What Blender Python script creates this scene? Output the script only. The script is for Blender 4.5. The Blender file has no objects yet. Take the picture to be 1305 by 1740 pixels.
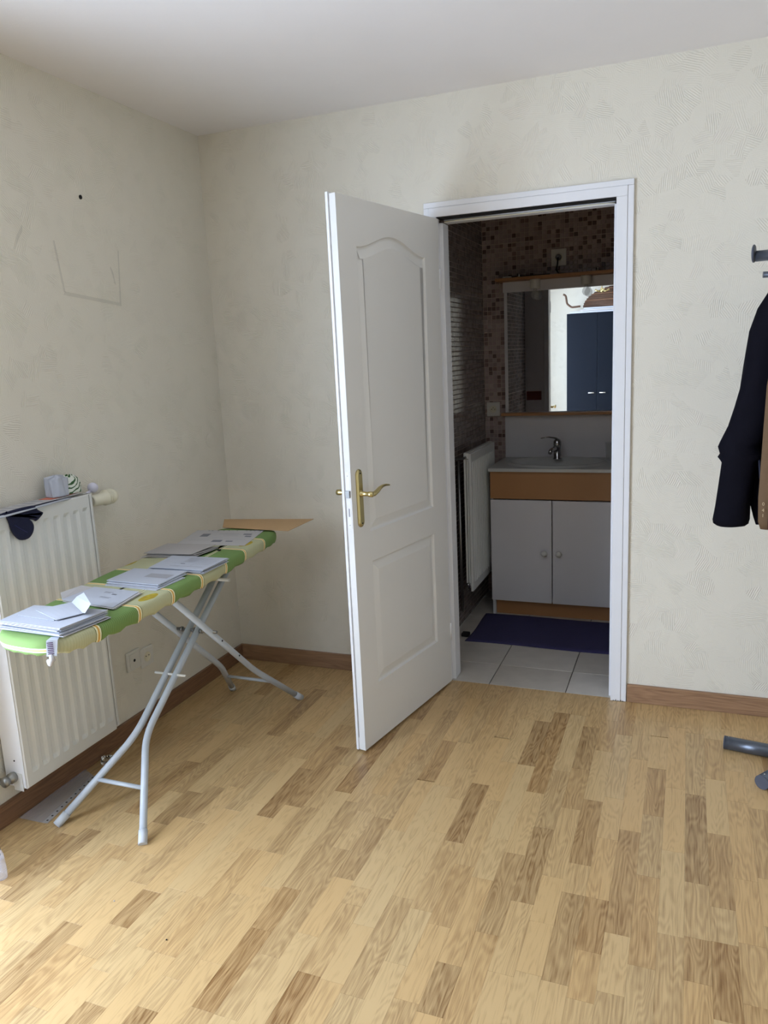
import bpy, bmesh, math, random
from math import sin, cos, pi, radians as R
from mathutils import Vector, Matrix

random.seed(7)
D = bpy.data
S = bpy.context.scene
COL = S.collection

# ------------------------------------------------------------------ camera
def cam_setup():
    p, y, r = 1.3729484, 0.3780567, -0.0470313
    m = Matrix.Rotation(y, 4, 'Z') @ Matrix.Rotation(p, 4, 'X') @ Matrix.Rotation(r, 4, 'Z')
    m.translation = (2.11138, -3.24065, 1.49344)
    cd = D.cameras.new('camera'); co = D.objects.new('camera', cd); COL.objects.link(co)
    co.matrix_world = m
    cd.sensor_fit = 'VERTICAL'; cd.sensor_height = 24.0
    cd.lens = 1315.588 / 1740.0 * 24.0
    cd.clip_start = 0.02
    S.camera = co
    return co
CAM = cam_setup()

# ------------------------------------------------------------------ daylight
W = D.worlds.new('overcast_sky'); S.world = W; W.use_nodes = True
bg = W.node_tree.nodes['Background']
bg.inputs['Color'].default_value = (0.655, 0.785, 1.0, 1)
bg.inputs['Strength'].default_value = 15.9
H = 2.514                     # ceiling height
WY0, WY1, WZ0, WZ1 = -3.70, -1.86, 0.06, 2.16     # french window in the left wall
def portal(loc, rot, sx, sy):
    l = D.lights.new('daylight_portal', 'AREA'); l.shape = 'RECTANGLE'; l.size = sx; l.size_y = sy
    l.cycles.is_portal = True
    o = D.objects.new('daylight_portal', l); COL.objects.link(o); o.location = loc; o.rotation_euler = rot
portal((-0.20, (WY0 + WY1) / 2, (WZ0 + WZ1) / 2), (0, -pi / 2, 0), WZ1 - WZ0, WY1 - WY0)
S.view_settings.view_transform = 'Standard'; S.view_settings.look = 'None'
S.view_settings.gamma = 1; S.view_settings.use_curve_mapping = False
S.view_settings.exposure = 0.0

# ------------------------------------------------------------------ materials
def srgb(r, g, b):
    f = lambda c: (c / 255 / 12.92) if c / 255 <= 0.04045 else ((c / 255 + 0.055) / 1.055) ** 2.4
    return (f(r), f(g), f(b), 1)
class NT:
    def __init__(s, m):
        s.m = m; s.t = m.node_tree; s.b = s.t.nodes['Principled BSDF']
    def n(s, typ, **kw):
        x = s.t.nodes.new(typ)
        for k, v in kw.items():
            if k in x.inputs: x.inputs[k].default_value = v
            else: setattr(x, k, v)
        return x
    def l(s, a, b): s.t.links.new(a, b)
    def math(s, op, a, b=None, c=None, clamp=False):
        x = s.t.nodes.new('ShaderNodeMath'); x.operation = op; x.use_clamp = clamp
        for i, v in enumerate((a, b, c)):
            if v is None: continue
            if isinstance(v, (int, float)): x.inputs[i].default_value = v
            else: s.l(v, x.inputs[i])
        return x.outputs[0]
    def mix(s, f, a, b):
        x = s.t.nodes.new('ShaderNodeMix'); x.data_type = 'RGBA'
        for i, v in ((0, f), (6, a), (7, b)):
            if isinstance(v, (int, float, tuple)): x.inputs[i].default_value = v
            else: s.l(v, x.inputs[i])
        return x.outputs[2]
    def ramp(s, f, stops):
        x = s.t.nodes.new('ShaderNodeValToRGB'); e = x.color_ramp.elements
        while len(e) < len(stops): e.new(0.5)
        for i, (p, c) in enumerate(stops): e[i].position = p; e[i].color = c
        s.l(f, x.inputs[0]); return x.outputs[0]
def mat(name, col, rough=0.6, metal=0.0, nscale=0, namt=0.0, bump=0.0, bscale=200, spec=None, **kw):
    m = D.materials.new(name); m.use_nodes = True; n = NT(m); b = n.b
    b.inputs['Base Color'].default_value = col
    b.inputs['Roughness'].default_value = rough; b.inputs['Metallic'].default_value = metal
    if spec is not None: b.inputs['Specular IOR Level'].default_value = spec
    for k, v in kw.items(): b.inputs[k.replace('_', ' ')].default_value = v
    tc = n.n('ShaderNodeTexCoord')
    if namt:
        ns = n.n('ShaderNodeTexNoise', Scale=nscale, Detail=4.0); n.l(tc.outputs['Object'], ns.inputs['Vector'])
        f = n.math('MULTIPLY_ADD', ns.outputs[0], 2 * namt, 1 - namt)
        mx = n.n('ShaderNodeVectorMath', operation='SCALE'); mx.inputs[0].default_value = col[:3]
        n.l(f, mx.inputs['Scale']); n.l(mx.outputs[0], b.inputs['Base Color'])
    if bump:
        ns = n.n('ShaderNodeTexNoise', Scale=bscale, Detail=3.0); n.l(tc.outputs['Object'], ns.inputs['Vector'])
        bp = n.n('ShaderNodeBump', Strength=bump, Distance=0.002); n.l(ns.outputs[0], bp.inputs['Height'])
        n.l(bp.outputs[0], b.inputs['Normal'])
    m.diffuse_color = col
    return m

def wall_mat(name, col, stains=False):
    m = mat(name, col, 0.62, spec=0.3); n = NT(m)
    tc = n.n('ShaderNodeTexCoord')
    # dabbed crepe wallpaper: patches of short parallel brush ridges, each patch with its own direction
    sp = n.n('ShaderNodeSeparateXYZ'); n.l(tc.outputs['Object'], sp.inputs[0])
    U, V = n.math('ADD', sp.outputs[0], sp.outputs[1]), sp.outputs[2]
    cb = n.n('ShaderNodeCombineXYZ'); n.l(U, cb.inputs[0]); n.l(V, cb.inputs[1])
    dz = n.n('ShaderNodeTexNoise', Scale=9.0, Detail=2.0); n.l(cb.outputs[0], dz.inputs['Vector'])
    wv = n.n('ShaderNodeVectorMath', operation='MULTIPLY_ADD'); n.l(dz.outputs[1], wv.inputs[0]); wv.inputs[1].default_value = (0.05, 0.05, 0); n.l(cb.outputs[0], wv.inputs[2])
    vo = n.n('ShaderNodeTexVoronoi', Scale=20.0); vo.voronoi_dimensions = '2D'; n.l(wv.outputs[0], vo.inputs['Vector'])
    sc = n.n('ShaderNodeSeparateColor'); n.l(vo.outputs['Color'], sc.inputs[0])
    th = n.math('MULTIPLY_ADD', sc.outputs[0], 2.4, -0.2)
    ph = n.math('ADD', n.math('MULTIPLY', U, n.math('SINE', th)), n.math('MULTIPLY', V, n.math('COSINE', th)))
    ph = n.math('ADD', n.math('MULTIPLY', ph, 2 * pi / 0.0072), n.math('MULTIPLY', dz.outputs[0], 14.0))
    st_ = n.math('MULTIPLY', n.math('ADD', n.math('SINE', ph), 1.0), 0.5)
    amp = n.math('POWER', sc.outputs[1], 1.6)
    n2 = n.n('ShaderNodeTexNoise', Scale=160.0, Detail=2.0); n.l(tc.outputs['Object'], n2.inputs['Vector'])
    h = n.math('ADD', n.math('MULTIPLY', st_, amp), n.math('MULTIPLY', n2.outputs[0], 0.35))
    bp = n.n('ShaderNodeBump', Strength=0.55, Distance=0.0022); n.l(h, bp.inputs['Height']); n.l(bp.outputs[0], n.b.inputs['Normal'])
    n4 = n.n('ShaderNodeTexNoise', Scale=1.6, Detail=3.0); n.l(tc.outputs['Object'], n4.inputs['Vector'])
    c = n.mix(n4.outputs[0], tuple(x * 0.95 for x in col[:3]) + (1,), tuple(min(1, x * 1.04) for x in col[:3]) + (1,))
    n.l(c, n.b.inputs['Base Color'])
    return m
M = {}
M['wall'] = wall_mat('cream_wallpaper', srgb(227, 221, 206))
M['ceil'] = mat('ceiling_paint', srgb(238, 234, 232), 0.9, nscale=3, namt=0.03, bump=0.15, bscale=120)
M['white'] = mat('white_paint', srgb(232, 232, 234), 0.42, nscale=8, namt=0.02)
M['leaf'] = mat('white_door_lacquer', srgb(226, 225, 222), 0.4, nscale=5, namt=0.015, bump=0.08, bscale=500)
M['rad'] = mat('radiator_enamel', srgb(220, 220, 216), 0.38)
M['brass'] = mat('satin_brass', srgb(204, 188, 134), 0.32, 1.0)
M['steel'] = mat('steel', srgb(150, 150, 148), 0.35, 1.0)
M['chrome'] = mat('chrome', srgb(190, 190, 190), 0.08, 1.0)
M['dark'] = mat('dark_hole', srgb(14, 12, 11), 0.8)
M['plastic'] = mat('white_plastic', srgb(222, 219, 210), 0.35)
M['cream_plastic'] = mat('cream_plastic', srgb(228, 222, 198), 0.4)
M['legpaint'] = mat('pale_grey_painted_tube', srgb(186, 192, 198), 0.35)
M['rubber'] = mat('pale_rubber_cap', srgb(196, 200, 204), 0.55)
M['paper'] = mat('white_envelope_paper', srgb(184, 188, 198), 0.7, nscale=30, namt=0.02)
M['paper2'] = mat('off_white_paper', srgb(190, 187, 186), 0.7, nscale=30, namt=0.02)
M['paper3'] = mat('greyish_paper', srgb(172, 167, 164), 0.7, nscale=20, namt=0.04)
M['kraft'] = mat('kraft_paper', srgb(196, 160, 116), 0.7, nscale=60, namt=0.05)
M['ink'] = mat('grey_print', srgb(120, 122, 130), 0.7)
M['ink2'] = mat('pale_print', srgb(160, 160, 166), 0.7)
M['navy'] = mat('navy_knit', srgb(20, 24, 54), 0.9, nscale=60, namt=0.2, bump=0.6, bscale=400)
M['coat'] = mat('dark_navy_cloth', srgb(15, 14, 22), 0.85, nscale=25, namt=0.15, bump=0.3, bscale=300, spec=0.08)
M['brown'] = mat('brown_suede', srgb(100, 76, 50), 0.8, nscale=12, namt=0.12, bump=0.2, bscale=250)
M['brown2'] = mat('red_brown_lining', srgb(70, 30, 18), 0.8)
M['rack'] = mat('grey_metal_tube', srgb(96, 101, 110), 0.3, 0.6)
M['rackcap'] = mat('grey_plastic_cap', srgb(78, 82, 94), 0.5)
M['orange'] = mat('orange_beech_laminate', srgb(180, 130, 84), 0.5, nscale=6, namt=0.06)
M['vanity'] = mat('white_melamine', srgb(226, 223, 224), 0.45)
M['counter'] = mat('white_ceramic', srgb(205, 205, 200), 0.25)
M['mat'] = mat('violet_blue_bath_mat', srgb(58, 54, 94), 0.95, nscale=90, namt=0.2, bump=0.8, bscale=350)
M['mirror'] = mat('mirror_glass', (0.9, 0.92, 0.91, 1), 0.0, 1.0)
M['wardrobe'] = mat('navy_wardrobe_laminate', srgb(20, 25, 34), 0.4, nscale=5, namt=0.08, spec=0.15)
M['glass'] = mat('clear_glass', (0.95, 0.97, 0.96, 1), 0.03, Transmission_Weight=1.0, IOR=1.45)
M['groutf'] = mat('dark_floor_grout', srgb(74, 68, 62), 0.85)
M['grout'] = mat('beige_mosaic_grout', srgb(186, 170, 160), 0.8)
M['wicker'] = mat('brown_wicker', srgb(84, 58, 40), 0.7, nscale=60, namt=0.3)
M['wicker_l'] = mat('light_wicker', srgb(120, 84, 58), 0.7)
M['sub'] = mat('laminate_underside', srgb(70, 48, 26), 0.9)
M['red'] = mat('dark_red_border', srgb(120, 50, 40), 0.4)
M['pinkpaper'] = mat('orange_pink_flyer', srgb(206, 120, 96), 0.7)

def wood_mat(name, light, dark, axis='Y', obj_tone=False, rough=0.35, scale=1.0):
    m = mat(name, light, rough); n = NT(m)
    geo = n.n('ShaderNodeNewGeometry'); oi = n.n('ShaderNodeObjectInfo')
    off = n.n('ShaderNodeVectorMath', operation='SCALE'); off.inputs[0].default_value = (7.3, 11.1, 3.7)
    n.l(oi.outputs['Random'], off.inputs['Scale'])
    ad = n.n('ShaderNodeVectorMath', operation='ADD'); n.l(geo.outputs['Position'], ad.inputs[0]); n.l(off.outputs[0], ad.inputs[1])
    def mapped(sx, sy, sz, src=None):
        mp = n.n('ShaderNodeMapping')
        mp.inputs['Scale'].default_value = {'Y': (sx, sy, sz), 'X': (sy, sx, sz)}[axis]
        n.l(src or ad.outputs[0], mp.inputs[0]); return mp.outputs[0]
    # warped rings for cathedral grain
    w1 = n.n('ShaderNodeTexNoise', Scale=1.0, Detail=2.0); n.l(mapped(15 * scale, 2.4 * scale, 15), w1.inputs['Vector'])
    rings = n.math('SINE', n.math('MULTIPLY', w1.outputs[0], 105.0))
    w2 = n.n('ShaderNodeTexNoise', Scale=1.0, Detail=6.0, Roughness=0.7); n.l(mapped(260 * scale, 7 * scale, 260), w2.inputs['Vector'])
    w3 = n.n('ShaderNodeTexNoise', Scale=1.0, Detail=3.0); n.l(mapped(50 * scale, 3 * scale, 50), w3.inputs['Vector'])
    f = n.math('ADD', n.math('MULTIPLY', rings, 0.13), n.math('MULTIPLY_ADD', w2.outputs[0], 1.5, -0.47))
    f = n.math('ADD', f, n.math('MULTIPLY_ADD', w3.outputs[0], 0.55, -0.27))
    if obj_tone:
        sp = n.n('ShaderNodeSeparateColor'); n.l(oi.outputs['Color'], sp.inputs[0])
        # red = tone (0 light .. 1 dark), green = warmth
        f = n.math('ADD', f, n.math('MULTIPLY_ADD', sp.outputs[0], 0.70, -0.33), clamp=True)
    else: f = n.math('MULTIPLY', f, 1.0, clamp=True)
    c = n.ramp(f, [(0.0, light), (0.55, tuple((a + b) / 2 for a, b in zip(light, dark))), (1.0, dark)])
    if obj_tone:
        warm = n.math('MULTIPLY', sp.outputs[1], 0.45)
        mul = n.n('ShaderNodeMix', data_type='RGBA', blend_type='MULTIPLY'); n.l(warm, mul.inputs[0]); n.l(c, mul.inputs[6])
        mul.inputs[7].default_value = (1.0, 0.84, 0.66, 1); c = mul.outputs[2]
    n.l(c, n.b.inputs['Base Color'])
    rr = n.math('MULTIPLY_ADD', w2.outputs[0], 0.12, rough - 0.06); n.l(rr, n.b.inputs['Roughness'])
    bp = n.n('ShaderNodeBump', Strength=0.06, Distance=0.001); n.l(w2.outputs[0], bp.inputs['Height']); n.l(bp.outputs[0], n.b.inputs['Normal'])
    return m
M['plank'] = wood_mat('oak_strip_laminate', srgb(204, 174, 126), srgb(120, 84, 46), 'Y', True, 0.30)
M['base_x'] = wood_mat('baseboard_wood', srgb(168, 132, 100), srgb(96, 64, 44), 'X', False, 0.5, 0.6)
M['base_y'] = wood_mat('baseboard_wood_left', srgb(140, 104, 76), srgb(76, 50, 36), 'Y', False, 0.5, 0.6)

def tile_mat(name, cols, rough, island=True):
    m = mat(name, cols[0], rough); n = NT(m)
    if island:
        g = n.n('ShaderNodeNewGeometry'); r = g.outputs['Random Per Island']
    else:
        g = n.n('ShaderNodeObjectInfo'); r = g.outputs['Random']
    x = n.t.nodes.new('ShaderNodeValToRGB'); e = x.color_ramp.elements; x.color_ramp.interpolation = 'CONSTANT' if island else 'LINEAR'
    while len(e) < len(cols): e.new(0.5)
    for i, c in enumerate(cols): e[i].position = i / len(cols); e[i].color = c
    n.l(r, x.inputs[0])
    tc = n.n('ShaderNodeTexCoord'); ns = n.n('ShaderNodeTexNoise', Scale=14.0, Detail=4.0); n.l(tc.outputs['Object'], ns.inputs['Vector'])
    mx = n.n('ShaderNodeVectorMath', operation='SCALE'); n.l(x.outputs[0], mx.inputs[0]); n.l(n.math('MULTIPLY_ADD', ns.outputs[0], 0.3, 0.85), mx.inputs['Scale'])
    n.l(mx.outputs[0], n.b.inputs['Base Color'])
    return m
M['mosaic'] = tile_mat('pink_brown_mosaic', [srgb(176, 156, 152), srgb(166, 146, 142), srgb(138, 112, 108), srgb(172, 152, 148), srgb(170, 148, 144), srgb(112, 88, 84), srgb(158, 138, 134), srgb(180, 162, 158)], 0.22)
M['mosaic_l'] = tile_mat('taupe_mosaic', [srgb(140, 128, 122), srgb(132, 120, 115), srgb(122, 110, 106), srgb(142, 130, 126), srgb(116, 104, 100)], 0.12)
M['ftile'] = tile_mat('beige_floor_tile', [srgb(196, 188, 176), srgb(190, 182, 170), srgb(202, 195, 184)], 0.35, False)

# clear sheet materials (thin plastic)
def thin_clear(name, col, alpha, rough=0.1):
    m = mat(name, col, rough); NT(m).b.inputs['Alpha'].default_value = alpha; return m
M['pocket'] = thin_clear('clear_punched_pocket', srgb(190, 190, 200), 0.30, 0.08)
M['bag'] = thin_clear('clear_plastic_bag', srgb(225, 228, 240), 0.30, 0.12)
M['tumbler'] = thin_clear('thin_glass', srgb(225, 230, 228), 0.25, 0.05)
M['pane'] = thin_clear('window_pane', (1, 1, 1, 1), 0.06, 0.02)

# ironing board cover: plaid bands with lemons, object space = world metres
def cover_mat():
    m = mat('green_plaid_ironing_cover', srgb(150, 180, 90), 0.85); n = NT(m)
    tc = n.n('ShaderNodeTexCoord'); sp = n.n('ShaderNodeSeparateXYZ'); n.l(tc.outputs['Object'], sp.inputs[0])
    X, Y = sp.outputs[0], sp.outputs[1]
    P = 0.1755
    ph = n.math('DIVIDE', n.math('ADD', Y, 0.535), -P)               # 0 at first line, grows toward the camera
    fr = n.math('FRACT', n.math('ADD', ph, 100.0))
    band = n.math('GREATER_THAN', n.math('FRACT', n.math('DIVIDE', n.math('ADD', ph, 100.0), 2.0)), 0.5)   # 1 = green
    dist = n.math('MULTIPLY', n.math('MINIMUM', fr, n.math('SUBTRACT', 1.0, fr)), P)       # metres from a line centre
    fine = n.math('GREATER_THAN', n.math('SINE', n.math('MULTIPLY', Y, 2 * pi / 0.0075)), 0.55)
    fine = n.math('MULTIPLY', fine, n.math('GREATER_THAN', Y, -1.705))
    green = n.mix(n.math('MULTIPLY', fine, 0.55), srgb(120, 150, 84), srgb(84, 110, 54))
    beige = n.mix(n.math('MULTIPLY', fine, 0.22), srgb(186, 186, 148), srgb(150, 152, 112))
    tail = n.math('MULTIPLY', n.math('LESS_THAN', Y, -1.672), n.math('LESS_THAN', X, 0.508))
    band = n.math('MAXIMUM', band, tail); dist = n.math('ADD', dist, tail)
    base = n.mix(band, beige, green)
    def box(v, c, h): return n.math('LESS_THAN', n.math('ABSOLUTE', n.math('SUBTRACT', v, c)), h)
    # lemons: one near each long edge of the beige bands
    yl = n.math('MULTIPLY', n.math('SUBTRACT', fr, 0.5), P)
    notband = n.math('SUBTRACT', 1.0, band)
    for cx, tilt in ((0.408, 0.12), (0.085, -0.1)):
        xl = n.math('SUBTRACT', X, n.math('MULTIPLY_ADD', Y, -0.094, cx))
        a = n.math('ADD', n.math('MULTIPLY', xl, cos(tilt)), n.math('MULTIPLY', yl, sin(tilt)))
        b = n.math('SUBTRACT', n.math('MULTIPLY', yl, cos(tilt)), n.math('MULTIPLY', xl, sin(tilt)))
        e = n.math('ADD', n.math('POWER', n.math('ABSOLUTE', n.math('DIVIDE', a, 0.020)), 2.0), n.math('POWER', n.math('ABSOLUTE', n.math('DIVIDE', b, 0.043)), 2.0))
        ns = n.n('ShaderNodeTexNoise', Scale=60.0); n.l(tc.outputs['Object'], ns.inputs['Vector'])
        lem = n.mix(ns.outputs[0], srgb(190, 176, 50), srgb(150, 116, 28))
        base = n.mix(n.math('MULTIPLY', n.math('MULTIPLY', n.math('LESS_THAN', e, 1.0), n.math('GREATER_THAN', Y, -1.60)), notband), base, lem)
    cream = n.math('LESS_THAN', dist, 0.0085); mid = n.math('LESS_THAN', dist, 0.0032)
    base = n.mix(cream, base, srgb(236, 230, 190)); base = n.mix(mid, base, srgb(214, 164, 74))
    edge = n.math('LESS_THAN', n.math('ABSOLUTE', n.math('SUBTRACT', dist, 0.0105)), 0.0010)
    base = n.mix(edge, base, srgb(92, 100, 50))
    zz = n.math('ABSOLUTE', n.math('SUBTRACT', sp.outputs[2], 0.7485)); tl2 = n.math('LESS_THAN', X, 0.508); tl3 = n.math('MULTIPLY', tl2, n.math('LESS_THAN', Y, -1.66))
    base = n.mix(n.math('MULTIPLY', n.math('LESS_THAN', zz, 0.0065), tl3), base, srgb(236, 232, 206)); base = n.mix(n.math('MULTIPLY', n.math('LESS_THAN', zz, 0.0022), tl3), base, srgb(220, 190, 110))
    # the long seam line
    ln = n.math('SUBTRACT', X, n.math('MULTIPLY_ADD', Y, -0.105, 0.335))
    base = n.mix(box(ln, 0.0, 0.006), base, srgb(226, 222, 186)); base = n.mix(box(ln, 0.0, 0.002), base, srgb(96, 96, 60))
    n.l(base, n.b.inputs['Base Color'])
    ns = n.n('ShaderNodeTexNoise', Scale=45.0, Detail=3.0); n.l(tc.outputs['Object'], ns.inputs['Vector'])
    bp = n.n('ShaderNodeBump', Strength=0.35, Distance=0.004); n.l(ns.outputs[0], bp.inputs['Height']); n.l(bp.outputs[0], n.b.inputs['Normal'])
    return m
M['cover'] = cover_mat()
def tissue_mat():
    m = mat('white_wrap_green_fern_print', srgb(228, 228, 226), 0.5); n = NT(m)
    tc = n.n('ShaderNodeTexCoord'); mp = n.n('ShaderNodeMapping'); n.l(tc.outputs['Object'], mp.inputs[0])
    mp.inputs['Rotation'].default_value = (R(-35), 0, 0)
    w = n.n('ShaderNodeTexWave', Scale=16.0, Distortion=9.0, Detail=1.5); w.bands_direction = 'Z'; n.l(mp.outputs[0], w.inputs['Vector'])
    n.inputs = None
    w.inputs['Detail Scale'].default_value = 1.4
    c = n.mix(n.math('GREATER_THAN', w.outputs['Fac'], 0.74), srgb(222, 226, 214), srgb(48, 92, 44))
    n.l(c, n.b.inputs['Base Color']); return m
M['fern'] = tissue_mat()

# ------------------------------------------------------------------ geometry helpers
def tag(o, label=None, cat=None, group=None, kind=None):
    if label: o['label'] = label
    if cat: o['category'] = cat
    if group: o['group'] = group
    if kind: o['kind'] = kind
    return o
def empty(name, loc=(0, 0, 0), rz=0.0):
    o = D.objects.new(name, None); COL.objects.link(o); o.location = loc; o.rotation_euler = (0, 0, rz); o.empty_display_size = 0.05
    return o
class MB:
    def __init__(s): s.v = []; s.f = []; s.sm = []
    def add(s, vs, fs, smooth=False):
        k = len(s.v); s.v += [tuple(v) for v in vs]
        s.f += [tuple(i + k for i in f) for f in fs]; s.sm += [smooth] * len(fs); return s
    def box(s, x0, x1, y0, y1, z0, z1):
        vs = [(x0, y0, z0), (x1, y0, z0), (x1, y1, z0), (x0, y1, z0), (x0, y0, z1), (x1, y0, z1), (x1, y1, z1), (x0, y1, z1)]
        return s.add(vs, [(0, 3, 2, 1), (4, 5, 6, 7), (0, 1, 5, 4), (1, 2, 6, 5), (2, 3, 7, 6), (3, 0, 4, 7)])
    def bbox(s, x0, x1, y0, y1, z0, z1, b=0.002):
        """box with chamfered vertical/horizontal edges"""
        bm = bmesh.new(); bmesh.ops.create_cube(bm, size=1)
        for v in bm.verts: v.co = ((x0 + x1) / 2 + v.co.x * (x1 - x0), (y0 + y1) / 2 + v.co.y * (y1 - y0), (z0 + z1) / 2 + v.co.z * (z1 - z0))
        bmesh.ops.bevel(bm, geom=list(bm.edges), offset=b, segments=2, affect='EDGES', profile=0.5)
        bm.verts.index_update()
        s.add([v.co[:] for v in bm.verts], [[v.index for v in f.verts] for f in bm.faces]); bm.free(); return s
    def tube(s, pts, r, n=12, caps=True, flat=None):
        pts = [Vector(p) for p in pts]; rs = r if isinstance(r, (list, tuple)) else [r] * len(pts)
        rings = []; up = None
        for i, p in enumerate(pts):
            if i == 0: t = pts[1] - p
            elif i == len(pts) - 1: t = p - pts[-2]
            else: t = (pts[i + 1] - p).normalized() + (p - pts[i - 1]).normalized()
            t.normalize()
            if up is None:
                a = Vector((0, 0, 1)) if abs(t.z) < 0.9 else Vector((1, 0, 0)); up = (a - t * a.dot(t)).normalized()
            else: up = (up - t * up.dot(t)).normalized()
            w = t.cross(up); fy = flat or 1.0
            rings.append([p + (w * cos(2 * pi * k / n) + up * sin(2 * pi * k / n) * fy) * rs[i] for k in range(n)])
        return s.loft(rings, caps)
    def loft(s, rings, caps=True, smooth=True, closed=True):
        n = len(rings[0]); vs = [v for r in rings for v in r]; fs = []
        for i in range(len(rings) - 1):
            for k in range(n if closed else n - 1):
                a = i * n + k; b = i * n + (k + 1) % n
                fs.append((a, b, b + n, a + n))
        s.add(vs, fs, smooth)
        if caps:
            m = len(rings) * n; base = len(s.v) - len(vs)
            s.f.append(tuple(base + k for k in reversed(range(n)))); s.sm.append(False)
            s.f.append(tuple(base + (len(rings) - 1) * n + k for k in range(n))); s.sm.append(False)
        return s
    def lathe(s, prof, c=(0, 0, 0), axis=(0, 0, 1), n=24, sx=1.0, sy=1.0):
        q = Vector((0, 0, 1)).rotation_difference(Vector(axis).normalized()); c = Vector(c)
        rings = [[c + q @ Vector((r * cos(2 * pi * k / n) * sx, r * sin(2 * pi * k / n) * sy, z)) for k in range(n)] for r, z in prof]
        return s.loft(rings, True)
    def prism(s, poly, z0, z1):
        n = len(poly); vs = [(x, y, z0) for x, y in poly] + [(x, y, z1) for x, y in poly]
        fs = [tuple(reversed(range(n))), tuple(range(n, 2 * n))] + [(k, (k + 1) % n, (k + 1) % n + n, k + n) for k in range(n)]
        return s.add(vs, fs)
    def xf(s, f): s.v = [tuple(f(Vector(v))) for v in s.v]; return s
    def build(s, name, m, parent=None, loc=None):
        me = D.meshes.new(name); me.from_pydata(s.v, [], s.f); me.update()
        me.polygons.foreach_set('use_smooth', s.sm); me.materials.append(m)
        bm = bmesh.new(); bm.from_mesh(me); bmesh.ops.recalc_face_normals(bm, faces=bm.faces); bm.to_mesh(me); bm.free()
        o = D.objects.new(name, me); COL.objects.link(o)
        if parent: o.parent = parent
        if loc: o.location = loc
        return o
def st(o, label=None): return tag(o, label, kind='structure')

# ------------------------------------------------------------------ room shell
OX0, OX1, OZ = 1.10, 1.87, 2.075        # doorway rough opening
RX, RY = 3.45, -4.50                    # right wall, rear wall
T = 0.095                               # partition thickness
b = MB(); b.box(-0.10, OX0, 0, T, 0, H); b.box(OX1, RX + 0.1, 0, T, 0, H); b.box(OX0, OX1, 0, T, OZ, H)
st(b.build('wall_back', M['wall']), 'cream wall with the open white door and bathroom doorway')
b = MB(); b.box(-0.25, 0, WY1, 0.0, 0, H); b.box(-0.25, 0, RY, WY0, 0, H); b.box(-0.25, 0, WY0, WY1, WZ1, H); b.box(-0.25, 0, WY0, WY1, 0, WZ0)
wl = st(b.build('wall_left', M['wall']), 'cream wall behind the radiator and ironing board')
b = MB(); b.box(RX, RX + 0.1, RY, T, 0, H); st(b.build('wall_right', M['wall']), 'plain cream wall behind the coat rack')
b = MB(); b.box(-0.25, RX + 0.1, RY - 0.1, RY, 0, H); st(b.build('wall_rear', M['wall']), 'cream wall seen only in the bathroom mirror')
b = MB(); b.box(-0.25, RX + 0.1, RY - 0.1, 1.6, H, H + 0.1); st(b.build('ceiling', M['ceil']), 'plain off-white painted ceiling')

# marks on the left wall: nail hole, dusty outline of a removed picture, scuffs
def decal(name, pts, m, parent, off=0.0012):
    n = len(pts); vs = [(off, y, z) for y, z in pts] + [(0.0001, y, z) for y, z in pts]
    fs = [tuple(range(n))] + [(k, (k + 1) % n, (k + 1) % n + n, k + n) for k in range(n)]
    return MB().add(vs, fs).build(name, m, parent)
M['smudge'] = thin_clear('dust_smudge', srgb(170, 162, 145), 0.14, 0.9)
decal('nail_hole', [(-0.81 + 0.007 * cos(a), 2.121 + 0.008 * sin(a)) for a in [k * pi / 4 for k in range(8)]], M['dark'], wl, 0.004)
decal('smudge', [(-0.955, 1.765), (-0.648, 1.738), (-0.648, 1.750), (-0.945, 1.777)], M['smudge'], wl)
decal('smudge', [(-0.655, 1.75), (-0.648, 1.75), (-0.63, 1.95), (-0.634, 1.95)], M['smudge'], wl)
decal('smudge', [(-0.975, 1.95), (-0.968, 1.95), (-0.945, 1.775), (-0.952, 1.775)], M['smudge'], wl)
decal('scuff', [(-1.135, 1.95), (-1.115, 1.975), (-1.108, 1.985), (-1.11, 1.965), (-1.14, 1.925), (-1.155, 1.90)], M['smudge'], wl)
decal('scuff', [(-0.69, 1.88), (-0.682, 1.86), (-0.672, 1.82), (-0.668, 1.82), (-0.676, 1.865), (-0.686, 1.885)], M['smudge'], wl)

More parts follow.
